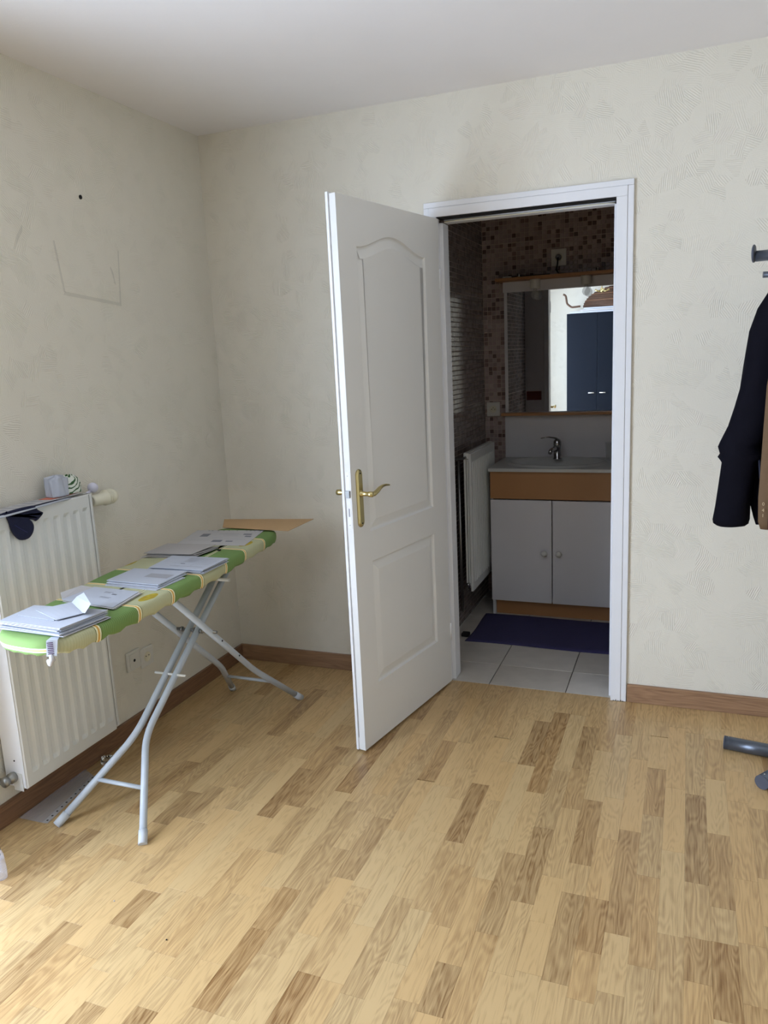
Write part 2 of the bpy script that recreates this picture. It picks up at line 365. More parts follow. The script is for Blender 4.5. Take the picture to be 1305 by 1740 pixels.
# ------------------------------------------------------------------ floor
b = MB(); b.box(-0.25, RX + 0.1, RY - 0.1, 0.012, -0.12, -0.008)
floor = st(b.build('floor', M['sub']), 'oak strip laminate floor')
PW, PX0 = 0.0641, 1.628
known = [(8, -0.679, -1.146, 'd'), (5, -0.949, -1.415, 'd'), (6, -0.542, -0.843, 'd'), (3, -0.81, -1.159, 'd'), (0, -0.557, -0.818, 'd'), (-3, -0.821, -1.165, 'd'), (0, -1.167, -1.515, 'd'), (3, -1.294, -1.623, 'd'), (8, -1.368, -1.518, 'd'), (9, -1.365, -1.614, 'd'), (6, -1.156, -1.508, 'm'), (9, -0.889, -1.231, 'd'), (-1, -1.646, -1.805, 'd'), (9, -0.261, -0.559, 'm'), (2, -0.286, -0.619, 'd'), (-3, -0.202, -0.461, 'd'), (-6, -0.552, -0.847, 'd'), (4, -1.497, -1.657, 'm'), (6, -0.164, -0.291, 'd'), (3, -0.209, -0.465, 'm'), (-3, -0.473, -0.818, 'l'), (5, -0.294, -0.491, 'l'), (6, -0.296, -0.54, 'l'), (4, -1.011, -1.294, 'l'), (1, -1.371, -1.636, 'l'), (2, -1.433, -1.614, 'l'), (-6, -0.856, -1.163, 'l'), (10, -1.091, -1.349, 'l'), (-18, -1.161, -1.361, 'd'), (-14, -0.67, -0.841, 'd'), (-11, -1.006, -1.125, 'd'), (-9, -0.882, -1.054, 'd'), (-11, -1.905, -2.002, 'd'), (-15, -1.65, -1.797, 'd'), (-20, -1.577, -1.695, 'd'), (-6, -1.449, -1.524, 'd'), (-9, -1.687, -1.962, 'd'), (-16, -1.09, -1.314, 'l'), (-19, -1.799, -1.97, 'l'), (-15, -1.914, -2.084, 'l'), (-13, -1.844, -2.031, 'l'), (-13, -1.423, -1.627, 'l'), (-12, -1.138, -1.385, 'l'), (-8, -1.097, -1.303, 'l'), (-7, -1.429, -1.665, 'l'), (-10, -1.53, -1.829, 'l')]
def plank_cols():
    out = []
    k0 = math.floor((0.012 - PX0) / PW); k1 = math.ceil((RX - PX0) / PW)
    rnd = random.Random(11)
    for k in range(k0, k1):
        x0 = max(PX0 + k * PW, 0.0); x1 = min(PX0 + (k + 1) * PW, RX)
        kn = sorted([q for q in known if q[0] == k], key=lambda q: -q[1]); y = 0.0105; segs = []
        def fill(ya, yb, first):
            # random strips between ya (far) and yb (near)
            L = ya - yb
            if L < 0.02: return
            cuts = [ya]
            if first: cuts.append(ya - rnd.uniform(0.06, 0.4))
            while cuts[-1] - yb > 0.5: cuts.append(cuts[-1] - rnd.choice([0.2, 0.26, 0.32, 0.36, 0.46]))
            if cuts[-1] - yb < 0.07 and len(cuts) > 1: cuts.pop()
            cuts = [c for c in cuts if c > yb] + [yb]
            for a, c in zip(cuts, cuts[1:]): segs.append((a, c, rnd.choice('lllllmmmdd')))
        for q in kn:
            if q[1] > y: continue
            fill(y, q[1], y > 0); segs.append((q[1], q[2], q[3])); y = q[2]
        fill(y, RY, y > 0)
        for a, c, t in segs: out.append((x0, x1, c, a, t))
    return out
from bpy_extras.object_utils import world_to_camera_view
bpy.context.view_layer.update()
segs = plank_cols(); vis = []
for q in segs:
    cx, cy = (q[0] + q[1]) / 2, (q[2] + q[3]) / 2
    big = 0
    for yy in (q[2], cy, q[3]):
        c = world_to_camera_view(S, CAM, Vector((cx, yy, 0)))
        if c.z > 0 and -0.02 < c.x < 1.02 and -0.02 < c.y < 1.02: big = max(big, (q[3] - q[2]) / c.z ** 2)
    vis.append(big)
order = sorted(range(len(segs)), key=lambda i: -vis[i]); chosen = set(i for i in order[:298] if vis[i] > 0)
me = D.meshes.new('plank'); e = 0.5; c_ = 0.0006
vs = [(-.5, -.5, -.007), (.5, -.5, -.007), (.5, .5, -.007), (-.5, .5, -.007), (-.5, -.5, -.0002), (.5, -.5, -.0002), (.5, .5, -.0002), (-.5, .5, -.0002), (-.4975, -.4994, 0), (.4975, -.4994, 0), (.4975, .4994, 0), (-.4975, .4994, 0)]
pf = [(0, 3, 2, 1), (8, 9, 10, 11)] + [(k, (k + 1) % 4, (k + 1) % 4 + 4, k + 4) for k in range(4)] + [(k + 4, (k + 1) % 4 + 4, (k + 1) % 4 + 8, k + 8) for k in range(4)]
me.from_pydata(vs, [], pf); me.materials.append(M['plank'])
rt = random.Random(3); restmb = MB()
for i, (x0, x1, y0, y1, t) in enumerate(segs):
    tone = {'d': rt.uniform(0.72, 0.95), 'm': rt.uniform(0.42, 0.6), 'l': rt.uniform(0.0, 0.32)}[t]
    if i in chosen:
        o = D.objects.new('plank', me); COL.objects.link(o); o.parent = floor
        o.location = ((x0 + x1) / 2, (y0 + y1) / 2, 0); o.scale = (x1 - x0 - 0.0002, y1 - y0 - 0.0003, 1)
        o.color = (tone, rt.random(), 0, 1)
    else: restmb.box(x0 + .0001, x1 - .0001, y0 + .0002, y1 - .0002, -0.007, 0)
o = restmb.build('plank_remainder', M['plank'], floor); o['kind'] = 'stuff'; o.color = (0.35, 0.5, 0, 1)

# baseboards
HB = 0.0795
def baseboard(name, x0, x1, y0, y1, m, label):
    MB_ = MB().bbox(x0, x1, y0, y1, 0.0, HB, 0.002); return st(MB_.build(name, m), label)
baseboard('baseboard_back', 0.0, 1.066, -0.013, 0.0, M['base_x'], 'brown wooden baseboard left of the door')
baseboard('baseboard_back_right', 1.903, RX, -0.013, 0.0, M['base_x'], 'brown wooden baseboard right of the doorway')
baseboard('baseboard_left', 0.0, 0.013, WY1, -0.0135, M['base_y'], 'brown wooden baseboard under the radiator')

# french window (out of frame, the daylight comes through it)
wn = st(empty('window_1', (-0.1, (WY0 + WY1) / 2, WZ0)), 'white french window beyond the left edge of the photograph')
b = MB(); f_ = 0.05; ym = (WY0 + WY1) / 2
def wbox(b, y0, y1, z0, z1, x0=-0.13, x1=-0.07): b.box(x0 + 0.1, x1 + 0.1, y0 - ym, y1 - ym, z0 - WZ0, z1 - WZ0)
wbox(b, WY0, WY1, WZ1 - f_, WZ1); wbox(b, WY0, WY1, WZ0, WZ0 + f_)
for y in (WY0, WY1 - f_): wbox(b, y, y + f_, WZ0 + f_, WZ1 - f_)
wbox(b, ym - 0.045, ym + 0.045, WZ0 + f_, WZ1 - f_)
b.build('window_frame', M['white'], wn)
for ya, yb in ((WY0 + f_, ym - 0.045), (ym + 0.045, WY1 - f_)):
    b = MB(); wbox(b, ya, yb, WZ0 + f_, WZ1 - f_, -0.102, -0.098); b.build('pane', M['pane'], wn)

# ------------------------------------------------------------------ door frame (trim) and leaf
CX0, CX1, CZ = 1.068, 1.900, 2.105
IX0, IX1, IZ = 1.121, 1.8365, 2.046
SX0, SX1, SZ = 1.137, 1.8255, 2.0285
def jamb_profile():
    b = MB()
    # outer architrave strip
    for (x0, x1, z0, z1) in ((CX0, CX0 + 0.022, 0, CZ - 0.022), (CX1 - 0.022, CX1, 0, CZ - 0.022), (CX0, CX1, CZ - 0.0215, CZ)):
        b.bbox(x0, x1, -0.0135, -0.0002, z0, z1, 0.002)
    return b
tr = st(empty('trim_1', (1.484, 0, 0)), 'white painted frame around the bathroom doorway')
jp = jamb_profile(); jp.xf(lambda v: v - Vector((1.484, 0, 0))); jp.build('architrave', M['white'], tr)
b = MB()
for (x0, x1, z0, z1) in ((CX0 + 0.0225, IX0, 0, IZ), (IX1, CX1 - 0.0225, 0, IZ), (CX0 + 0.0225, CX1 - 0.0225, IZ, CZ - 0.022)):
    b.bbox(x0, x1, -0.0165, 0.028, z0, z1, 0.002)
b.box(SX0 - .001, SX1 + .001, 0.028, 0.053, IZ + 0.001, OZ - .001)
gk = MB().box(IX0 + 0.001 - 1.484, IX1 - 0.001 - 1.484, -0.012, 0.0515, IZ - 0.0035, IZ - 0.0003); gk.build('head_dark_strip', M['dark'], tr)  # thin dark strip across the underside of the head rebate
b.xf(lambda v: v - Vector((1.484, 0, 0))); b.build('frame', M['white'], tr)
b = MB()
b.bbox(OX0 + .001, SX0, 0.0285, T + 0.012, 0, SZ, 0.0015); b.bbox(SX1, OX1 - .001, 0.0285, T + 0.012, 0, SZ, 0.0015); b.bbox(SX0 - .002, SX1 + .002, 0.052, T + 0.012, SZ + 0.003, OZ - .001, 0.0015)
b.xf(lambda v: v - Vector((1.484, 0, 0))); b.build('door_stop', M['white'], tr)
# weather strip sagging a little under the head
b = MB(); b.tube([(SX0 - 1.484 + (SX1 - SX0) * t, 0.0490, SZ + 0.0065 + 0.0018 * sin(9 * t)) for t in [k / 20 for k in range(21)]], 0.0028, 6)
b.build('seal_strip', M['cream_plastic'], tr)
# chipped paint at the foot of the right jamb
b = MB()
for k in range(5):
    x = 1.845 + k * 0.0095; b.add([(x - 1.484, -0.0172, 0.0), (x + 0.009 - 1.484, -0.0172, 0.0), (x + 0.004 - 1.484, -0.0172, 0.006 + 0.004 * (k % 2))], [(0, 1, 2)])
b.build('paint_chips', M['steel'], tr)

ANG = 1.7586; HX, HY = 1.1293, -0.0175
door = st(empty('door_1', (HX, HY, 0)), 'white moulded door standing open into the room'); door.rotation_euler = (0, 0, -ANG)
Z0, Z1, LW, LT = 0.010, 2.038, 0.7277, 0.040
def panel_outline(which):
    if which == 'up':
        u0, u1, z0, z1, pk = 0.121, 0.616, 0.853, 1.876, 0.053
        top = []
        for k in range(0, 33):
            u = u0 + (u1 - u0) * k / 32; t = (u - 0.372) / 0.2475
            t = max(-1, min(1, t)); top.append((u, z1 + pk * 0.5 * (1 + cos(pi * t))))
        return [(u1, z0), (u0, z0)] + top
    return [(0.614, 0.247), (0.123, 0.244), (0.123, 0.735), (0.614, 0.737)]
def inset(poly, d):
    n = len(poly); out = []
    area = sum(poly[i][0] * poly[(i + 1) % n][1] - poly[(i + 1) % n][0] * poly[i][1] for i in range(n)); sg = 1 if area > 0 else -1
    for i in range(n):
        a, p, c = Vector(poly[i - 1]), Vector(poly[i]), Vector(poly[(i + 1) % n])
        e1 = (p - a).normalized(); e2 = (c - p).normalized()
        n1 = Vector((-e1.y, e1.x)) * sg; n2 = Vector((-e2.y, e2.x)) * sg
        m = (n1 + n2); m = m / max(0.3, m.length_squared) * 2
        out.append(tuple(p + m * d))
    return out
def door_face(name, yface, sgn):
    bm = bmesh.new(); edges = []
    def loop(pts):
        vs = [bm.verts.new((u, yface, z)) for u, z in pts]
        for i in range(len(vs)): edges.append(bm.edges.new((vs[i], vs[(i + 1) % len(vs)])))
        return vs
    loop([(0, Z0), (LW, Z0), (LW, Z1), (0, Z1)])
    loops = []
    for w in ('up', 'low'): loops.append((panel_outline(w), loop(panel_outline(w))))
    bmesh.ops.triangle_fill(bm, use_beauty=True, edges=edges)
    for poly, vs in loops:
        prev = vs
        for d, dep in ((0.005, 0.0075), (0.010, 0.0085), (0.013, 0.0080), (0.040, 0.0015), (0.042, 0.0012)):
            q = inset(poly, d)
            cur = [bm.verts.new((u, yface - sgn * dep, z)) for u, z in q]
            for i in range(len(cur)):
                j = (i + 1) % len(cur); bm.faces.new((prev[i], prev[j], cur[j], cur[i]))
            prev = cur
        f = bm.faces.new(prev); bmesh.ops.triangulate(bm, faces=[f])
    bmesh.ops.recalc_face_normals(bm, faces=bm.faces)
    me = D.meshes.new(name); bm.to_mesh(me); bm.free(); me.materials.append(M['leaf'])
    return me
# leaf core: frame of the slab (edges), two moulded faces
b = MB()
G = 0.0006
for (u0, u1, z0, z1) in ((0, 0.05, Z0, Z1), (LW - 0.05, LW, Z0, Z1), (0.05, LW - 0.05, Z0, Z0 + 0.06), (0.05, LW - 0.05, Z1 - 0.06, Z1)):
    b.box(u0, u1, -0.0255, -G, z0, z1)
leaf = b.build('door_leaf', M['leaf'], door)
for y, s, nm in ((0.0, 1, 'moulded_face'), (-LT, -1, 'moulded_face')):
    o = D.objects.new(nm, door_face(nm, y, s)); COL.objects.link(o); o.parent = leaf
b = MB()      # rebated lip on the room side, a little taller and wider than the core
for (u0, u1, z0, z1) in ((0.0, 0.05, Z0, Z1 + 0.006), (LW - 0.05, LW + 0.004, Z0, Z1 + 0.006), (0.05, LW - 0.05, Z0, Z0 + 0.06), (0.05, LW - 0.05, Z1 - 0.06, Z1 + 0.006)):
    b.box(u0, u1, -LT + G, -0.0295, z0, z1)
b.build('rebate_lip', M['white'], leaf)
b = MB(); b.box(LW - 0.012, LW - 0.005, -0.0300, -0.0250, Z0 + 0.001, Z1 - 0.002); b.build('edge_groove', M['leaf'], leaf)
b = MB(); b.box(0.0, LW, -0.0295, -0.0255, Z0 + .002, Z0 + 0.05); b.xf(lambda v: v); b.build('edge_filler', M['leaf'], leaf)
b = MB().bbox(LW - 0.001, LW + 0.0012, -0.0225, -0.0045, 0.885, 1.095, 0.0006); b.build('lock_faceplate', M['white'], leaf)
b = MB().box(LW + 0.001, LW + 0.009, -0.022, -0.005, 1.000, 1.026); b.build('latch_bolt', M['steel'], leaf)
b = MB().box(LW + 0.0012, LW + 0.0018, -0.0165, -0.0105, 0.930, 0.960); b.box(LW + .0012, LW + .0018, -0.015, -0.012, 0.897, 0.9); b.box(LW + .0012, LW + .0018, -0.015, -0.012, 1.078, 1.081); b.build('key_slot', M['ink2'], leaf)
def handle(side):
    s = 1 if side > 0 else -1; y0 = 0.0 if s > 0 else -LT
    b = MB(); pts = []; w = 0.0195; zc0, zc1 = 0.903, 1.078
    for k in range(13): a = pi * k / 12; pts.append((0.679 + w * cos(a), zc1 + w * sin(a)))
    for k in range(13): a = pi + pi * k / 12; pts.append((0.679 + w * cos(a), zc0 + w * sin(a)))
    q = inset(pts, 0.007); n = len(pts)
    b.loft([[(u, y0 + s * 0.0003, z) for u, z in pts], [(u, y0 + s * 0.004, z) for u, z in pts], [(u, y0 + s * 0.0085, z) for u, z in q]], True, False)
    pl = b.build('handle_plate', M['brass'], door)
    b = MB()
    for z in (1.083, 0.898): b.lathe([(0.0032, 0), (0.0032, 0.0014)], (0.679, y0 + s * 0.0082, z), (0, s, 0), 8)
    b.build('screw', M['dark'], pl)
    b = MB(); Z = 1.008
    b.lathe([(0.0125, 0), (0.0125, 0.004), (0.0085, 0.008), (0.0080, 0.030), (0.0105, 0.036), (0.0105, 0.050), (0.004, 0.053)], (0.679, y0 + s * 0.008, Z), (0, s, 0), 16)
    P = [(0.683, 0.048, 0), (0.66, 0.051, -0.002), (0.64, 0.052, 0.004), (0.62, 0.052, 0.013), (0.60, 0.052, 0.018), (0.575, 0.051, 0.018), (0.552, 0.049, 0.014), (0.545, 0.049, 0.012)]
    b.tube([(u, y0 + s * y, Z + z) for u, y, z in P], [0.011, 0.0115, 0.010, 0.0085, 0.007, 0.006, 0.005, 0.003], 12, True, 0.75)
    b.build('lever', M['brass'], pl)
handle(1); handle(-1)
b = MB()
for z in (0.25, 1.80): b.tube([(-0.006, -0.002, z - 0.04), (-0.006, -0.002, z + 0.04)], 0.006, 10)
b.build('hinge', M['white'], door)

# ------------------------------------------------------------------ bathroom shell
BX0, BX1, BY1 = 0.96, 2.45, 1.41
b = MB(); b.box(BX0 - 0.1, BX0 - 0.003, T, BY1 + 0.1, 0, H); wbl = st(b.build('wall_bathroom_left', M['grout']), 'taupe mosaic wall left of the washbasin')
b = MB(); b.box(BX0 - 0.003, BX1, BY1 + 0.003, BY1 + 0.1, 0, H); wbb = st(b.build('wall_bathroom_back', M['grout']), 'pinkish mosaic wall behind the washbasin')
b = MB(); b.box(BX1, BX1 + 0.1, T, BY1 + 0.1, 0, H); st(b.build('wall_bathroom_right', M['mosaic_l']), 'bathroom wall hidden to the right of the doorway')
b = MB(); b.box(BX0 - 0.1, BX1 + 0.1, 0.0125, BY1 + 0.1, -0.12, -0.004); fb = st(b.build('floor_bathroom', M['groutf']), 'beige tiled bathroom floor with dark joints')
b = MB(); b.box(BX0, OX0 - 0.002, T, T + 0.006, 0, H - 0.001); b.box(OX1 + 0.002, BX1, T, T + 0.006, 0, H - 0.001); b.box(OX0, OX1, T, T + 0.006, OZ + .04, H - .001)
wbf = st(b.build('wall_bathroom_front', M['vanity']), 'bathroom side of the doorway wall, seen in the mirror')
b = MB(); b.box(0.97, 1.08, T + 0.0065, T + 0.012, 1.12, 1.185); b.build('border_tile', M['red'], wbf)
gx, gy, tp = 1.297, 0.2475, 0.3450
for i in range(-1, 4):
    for j in range(-1, 4):
        x0 = gx + i * tp; x1 = x0 + tp; y0 = gy + j * 0.338; y1 = y0 + 0.338
        x0, x1 = max(x0 + .0018, BX0), min(x1 - .0018, BX1); y0, y1 = max(y0 + .0018, 0.0125), min(y1 - .0018, BY1)
        if x1 - x0 < .02 or y1 - y0 < .02: continue
        MB().bbox(x0, x1, y0, y1, -0.006, 0.0, 0.0012).build('tile', M['ftile'], fb)
def mosaic(name, parent, m, a0, a1, z0, z1, put, pitch=0.02505, gap=0.0030):
    b = MB(); na = int((a1 - a0) / pitch) + 1; nz = int((z1 - z0) / pitch) + 1
    for i in range(na):
        for k in range(nz):
            xg = 0.0025 if (k % 12 == 11) else 0.0
            p, q = a0 + i * pitch + gap / 2, min(a0 + (i + 1) * pitch - gap / 2, a1)
            r, s_ = z0 + k * pitch + gap / 2, min(z0 + (k + 1) * pitch - gap / 2 - xg, z1)
            if q - p < .004 or s_ - r < .004: continue
            e = 0.0015
            vs = [put(p, r, 0), put(q, r, 0), put(q, s_, 0), put(p, s_, 0), put(p + e, r + e, 1), put(q - e, r + e, 1), put(q - e, s_ - e, 1), put(p + e, s_ - e, 1)]
            b.add(vs, [(4, 5, 6, 7), (0, 1, 5, 4), (1, 2, 6, 5), (2, 3, 7, 6), (3, 0, 4, 7)])
    me = D.meshes.new(name); me.from_pydata(b.v, [], b.f); me.materials.append(m)
    o = D.objects.new(name, me); COL.objects.link(o); o.parent = parent; o['kind'] = 'stuff'
mosaic('mosaic_tiles', wbb, M['mosaic'], BX0, BX1, 0.0, H, lambda a, z, h: (a, BY1 + 0.003 - 0.003 * h, z))
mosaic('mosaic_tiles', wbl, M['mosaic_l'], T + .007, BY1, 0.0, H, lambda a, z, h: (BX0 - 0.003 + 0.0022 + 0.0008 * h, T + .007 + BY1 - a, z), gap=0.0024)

# ------------------------------------------------------------------ washbasin unit
VX0, VX1, VY = 1.090, 1.776, 0.960
VYB = BY1 - 0.002
van = empty('vanity_cabinet', (VX0, VY, 0)); off = Vector((VX0, VY, 0))
tag(van, 'white two-door washbasin cabinet with orange-brown apron and plinth', 'cabinet')
def vb(name, m, *boxes, parent=None, bev=0.0015):
    b = MB()
    for q in boxes: b.bbox(*q, bev)
    b.xf(lambda v: v - off); return b.build(name, m, parent or van)
vb('body', M['vanity'], (VX0, VX0 + 0.016, VY + 0.019, VYB, 0.0, 0.838), (VX1 - 0.016, VX1, VY + 0.019, VYB, 0.0, 0.838), (VX0 + .016, VX1 - .016, VY + 0.02, VYB, 0.095, 0.111), (VX0 + .016, VX1 - .016, VYB - .01, VYB, 0.111, 0.80))
vb('apron', M['orange'], (VX0, VX1, VY, VY + 0.018, 0.684, 0.838))
vb('plinth', M['orange'], (VX0 + .0165, VX1 - .0165, VY + 0.04, VY + 0.055, 0.0, 0.094))
for x0, x1, kx in ((VX0, 1.4305, 1.394), (1.4355, VX1, 1.472)):
    d_ = vb('door', M['vanity'], (x0, x1, VY, VY + 0.018, 0.090, 0.6775))
    b = MB(); b.lathe([(0.008, 0), (0.007, 0.010), (0.0145, 0.016), (0.017, 0.023), (0.013, 0.031), (0.003, 0.034)], Vector((kx, VY, 0.383)) - off, (0, -1, 0), 18); b.build('knob', M['plastic'], d_)
# basin top
bt = empty('washbasin', (1.433, 1.18, 0.84)); tag(bt, 'white washbasin top with oval bowl on the cabinet', 'washbasin')
def basin():
    b = MB(); x0, x1, y0, y1, z = 1.076, 1.790, 0.942, VYB, 0.858
    cx, cy, rx, ry = 1.425, 1.165, 0.255, 0.185; n = 64
    def rect(k, zz, ins=0):
        a = 2 * pi * k / n; dx, dy = cos(a), sin(a); hx, hy = (x1 - x0) / 2 - ins, (y1 - y0) / 2 - ins; mx, my = (x0 + x1) / 2, (y0 + y1) / 2
        t = min(hx / abs(dx) if abs(dx) > 1e-6 else 9, hy / abs(dy) if abs(dy) > 1e-6 else 9)
        return (mx + dx * t, my + dy * t, zz)
    def el(k, s, zz):
        a = 2 * pi * k / n; return (cx + rx * s * cos(a), cy + ry * s * sin(a), zz)
    rings = [[rect(k, 0.839) for k in range(n)], [rect(k, z - 0.003) for k in range(n)], [rect(k, z, 0.003) for k in range(n)]]
    rings.append([el(k, 1.10, z) for k in range(n)]); rings.append([el(k, 1.06, z + 0.011) for k in range(n)]); rings.append([el(k, 1.0, z + 0.012) for k in range(n)])
    for s_, zz in ((0.93, 0.842), (0.85, 0.80), (0.70, 0.765), (0.45, 0.745), (0.15, 0.738)): rings.append([el(k, s_, zz) for k in range(n)])
    b.loft(rings, False, False)
    b.f.append(tuple(len(b.v) - n + k for k in range(n))); b.sm.append(False)
    for i in range(len(b.sm)): b.sm[i] = False
    for i in range(n * 3, len(b.f) - 1): b.sm[i] = True
    b.xf(lambda v: v - Vector((1.433, 1.18, 0.84))); return b.build('basin_top', M['counter'], bt)
basin()
b = MB().lathe([(0.02, 0), (0.021, 0.003), (0.015, 0.004)], (-.008, -.015, -.1005), n=20); b.build('drain', M['chrome'], bt)
# tap
tp_ = empty('mixer_tap', (1.408, 1.315, 0.8585)); tag(tp_, 'chrome single-lever mixer tap at the back of the washbasin', 'tap')
b = MB(); b.lathe([(0.026, 0), (0.026, 0.006), (0.022, 0.010), (0.021, 0.075), (0.023, 0.085), (0.023, 0.105), (0.016, 0.116), (0.004, 0.119)], n=24)
b.tube([(0, 0, 0.055), (-0.012, -0.05, 0.068), (-0.022, -0.10, 0.062), (-0.024, -0.115, 0.050)], [0.017, 0.014, 0.012, 0.011], 14); b.build('tap_body', M['chrome'], tp_)
b = MB(); b.tube([(0.012, 0.0, 0.112), (-0.01, -0.012, 0.126), (-0.045, -0.035, 0.134), (-0.085, -0.06, 0.130)], [0.014, 0.013, 0.010, 0.006], 12, True, 0.45); b.build('lever', M['chrome'], tp_)
# tumbler glass
gl = empty('drinking_glass', (1.712, 1.31, 0.8585)); tag(gl, 'clear drinking glass on the right end of the washbasin top', 'glass')
b = MB(); b.lathe([(0.028, 0.0), (0.030, 0.004), (0.034, 0.10), (0.0315, 0.10), (0.0275, 0.008), (0.002, 0.007)], n=24); b.build('tumbler', M['tumbler'], gl)
# backsplash
sp_ = MB().bbox(1.083, 1.776, BY1 - 0.010, BY1 - 0.0005, 0.8585, 1.108, 0.001).build('backsplash', M['vanity']); tag(sp_, 'plain white backsplash panel between washbasin and mirror', 'backsplash')
# mirror unit
mu = empty('mirror_unit', (1.43, BY1, 1.115)); mo = Vector((1.43, BY1, 1.115)); tag(mu, 'mirror with wooden shelf, lower strip and white lamp band over the washbasin', 'mirror')
def mb_(name, m, *bx, bev=0.001, parent=None):
    b = MB()
    for q in bx: b.bbox(*q, bev)
    b.xf(lambda v: v - mo); return b.build(name, m, parent or mu)
mb_('mirror_back', M['vanity'], (1.088, 1.772, BY1 - 0.016, BY1 - 0.001, 1.129, 1.882))
mb_('mirror_glass', M['mirror'], (1.108, 1.772, BY1 - 0.0195, BY1 - 0.0165, 1.132, 1.826), bev=0.0002)
mb_('lamp_band', M['vanity'], (1.088, 1.776, BY1 - 0.040, BY1 - 0.0165, 1.826, 1.883))
mb_('top_shelf', M['orange'], (1.062, 1.796, BY1 - 0.125, BY1 - 0.001, 1.884, 1.900))
mb_('bottom_shelf', M['orange'], (1.070, 1.790, BY1 - 0.06, BY1 - 0.001, 1.112, 1.128))
for sx in (1.281, 1.565):
    b = MB(); c = Vector((sx, BY1 - 0.072, 1.884)) - mo
    b.lathe([(0.030, 0), (0.030, -0.010), (0.0285, -0.012), (0.0285, -0.046), (0.0255, -0.050), (0.010, -0.050)], c, n=24)
    fx = b.build('lamp_socket', M['plastic'], mu)
    b = MB(); b.lathe([(0.010, -0.050), (0.012, -0.062), (0.021, -0.074), (0.023, -0.088), (0.016, -0.103), (0.003, -0.110)], c, n=20); b.build('bulb', M['tumbler'], fx)
# wall boxes on the bathroom back wall
def wall_plate(name, cx, z0, z1, w, label, hole=True):
    e_ = empty(name, (cx, BY1, (z0 + z1) / 2)); tag(e_, label, 'outlet'); h = (z1 - z0) / 2
    MB().bbox(-w / 2, w / 2, -0.011, -0.0005, -h, h, 0.003).build('cover_plate', M['plastic'], e_)
    MB().lathe([(0.021, 0), (0.021, 0.0015), (0.0195, 0.0016), (0.018, 0.0006), (0.003, 0.0006)], (0, -0.0112, 0), (0, -1, 0), 24).build('socket_well', M['cream_plastic'], e_)
    b = MB()
    for x, z in ((-0.0095, 0), (0.0095, 0), (0, 0.009)): b.lathe([(0.0025, 0), (0.0025, 0.0008)], (x, -0.0124, z), (0, -1, 0), 8)
    b.build('pin_holes', M['dark'], e_); return e_
wall_plate('wall_outlet', 1.012, 1.108, 1.193, 0.080, 'white wall outlet on the mosaic at the left of the mirror')
jb = wall_plate('wall_outlet', 1.405, 1.952, 2.045, 0.085, 'outlet with plugged cable above the mirror shelf')
b = MB().lathe([(0.017, 0), (0.017, 0.012), (0.012, 0.024), (0.005, 0.026)], (0, -0.0135, 0), (0, -1, 0), 16); b.build('plug', M['ink'], jb)
cb = MB().tube([(1.405, BY1 - 0.04, 1.995), (1.403, BY1 - 0.045, 1.96), (1.395, BY1 - 0.04, 1.93), (1.41, BY1 - 0.05, 1.908), (1.46, BY1 - 0.05, 1.904), (1.53, BY1 - 0.04, 1.9045)], 0.004, 8).build('power_cable', M['dark']); tag(cb, 'black cable from the high outlet down to the mirror shelf', 'cable')
cb = MB().tube([(1.12, BY1 - 0.06, 1.906), (1.2, BY1 - 0.045, 1.907), (1.28, BY1 - 0.055, 1.906), (1.36, BY1 - 0.04, 1.907)], 0.0055, 8).build('black_comb', M['dark']); tag(cb, 'thin black rod lying along the mirror shelf', 'rod')
for x in (1.185, 1.625):
    MB().lathe([(0.009, 0), (0.012, 0.004), (0.012, 0.018), (0.007, 0.026), (0.002, 0.028)], Vector((x, BY1 - 0.05, 1.9005)) - mo, n=14).build('chrome_knob', M['chrome'], mu)
o = MB().bbox(1.095, 1.145, BY1 - 0.075, BY1 - 0.04, 1.9005, 1.912, 0.003).build('soap_dish', M['plastic']); tag(o, 'small pale dish at the left end of mirror shelf', 'dish')

# bathroom radiator
RXF, RY0, RY1, RZ0, RZ1 = 1.060, 0.670, 1.215, 0.225, 0.975
br = empty('radiator', (BX0, RY0, RZ0)); bo = Vector((BX0, RY0, RZ0)); tag(br, 'white ribbed radiator on the bathroom wall beside the cabinet', 'radiator')
def rad_face(y0, y1, z0, z1, xf_, nrib, depth, mar=0.045, thick=0.012, per=10):
    b = MB(); ny = nrib * per; ys = [y0, y0 + 0.004] + [y0 + 0.012 + (y1 - y0 - 0.024) * k / ny for k in range(ny + 1)] + [y1 - 0.004, y1]
    zs = [z0, z0 + 0.004, z0 + mar, z0 + mar + 0.014, z1 - mar - 0.014, z1 - mar, z1 - 0.004, z1]
    def hx(j, i):
        edge = 0.004 if i in (0, len(ys) - 1) or j in (0, len(zs) - 1) else 0
        d = 0
        if 2 <= i < len(ys) - 2 and 3 <= j <= 4:
            t = ((i - 2) % per) / per
            d = depth * (0 if t < 0.3 else (t - 0.3) / 0.2 if t < 0.5 else 1 if t < 0.8 else (1 - t) / 0.2)
        return xf_ - edge - d
    g = [[(hx(j, i), ys[i], zs[j]) for i in range(len(ys))] for j in range(len(zs))]
    vs = [v for r in g for v in r]; n = len(ys); fs = [(j * n + i, j * n + i + 1, (j + 1) * n + i + 1, (j + 1) * n + i) for j in range(len(zs) - 1) for i in range(n - 1)]
    k = len(vs); back = [(xf_ - thick - depth, y0, z0), (xf_ - thick - depth, y1, z0), (xf_ - thick - depth, y1, z1), (xf_ - thick - depth, y0, z1)]
    vs += back; fs += [(k, k + 3, k + 2, k + 1), tuple([k, k + 1] + [n - 1 - i for i in range(n)]), tuple([k + 3] + [(len(zs) - 1) * n + i for i in range(n)] + [k + 2]),
                       tuple([k] + [j * n for j in range(len(zs))] + [k + 3]), tuple([k + 2] + [(len(zs) - 1 - j) * n + n - 1 for j in range(len(zs))] + [k + 1])]
    b.add(vs, fs); return b
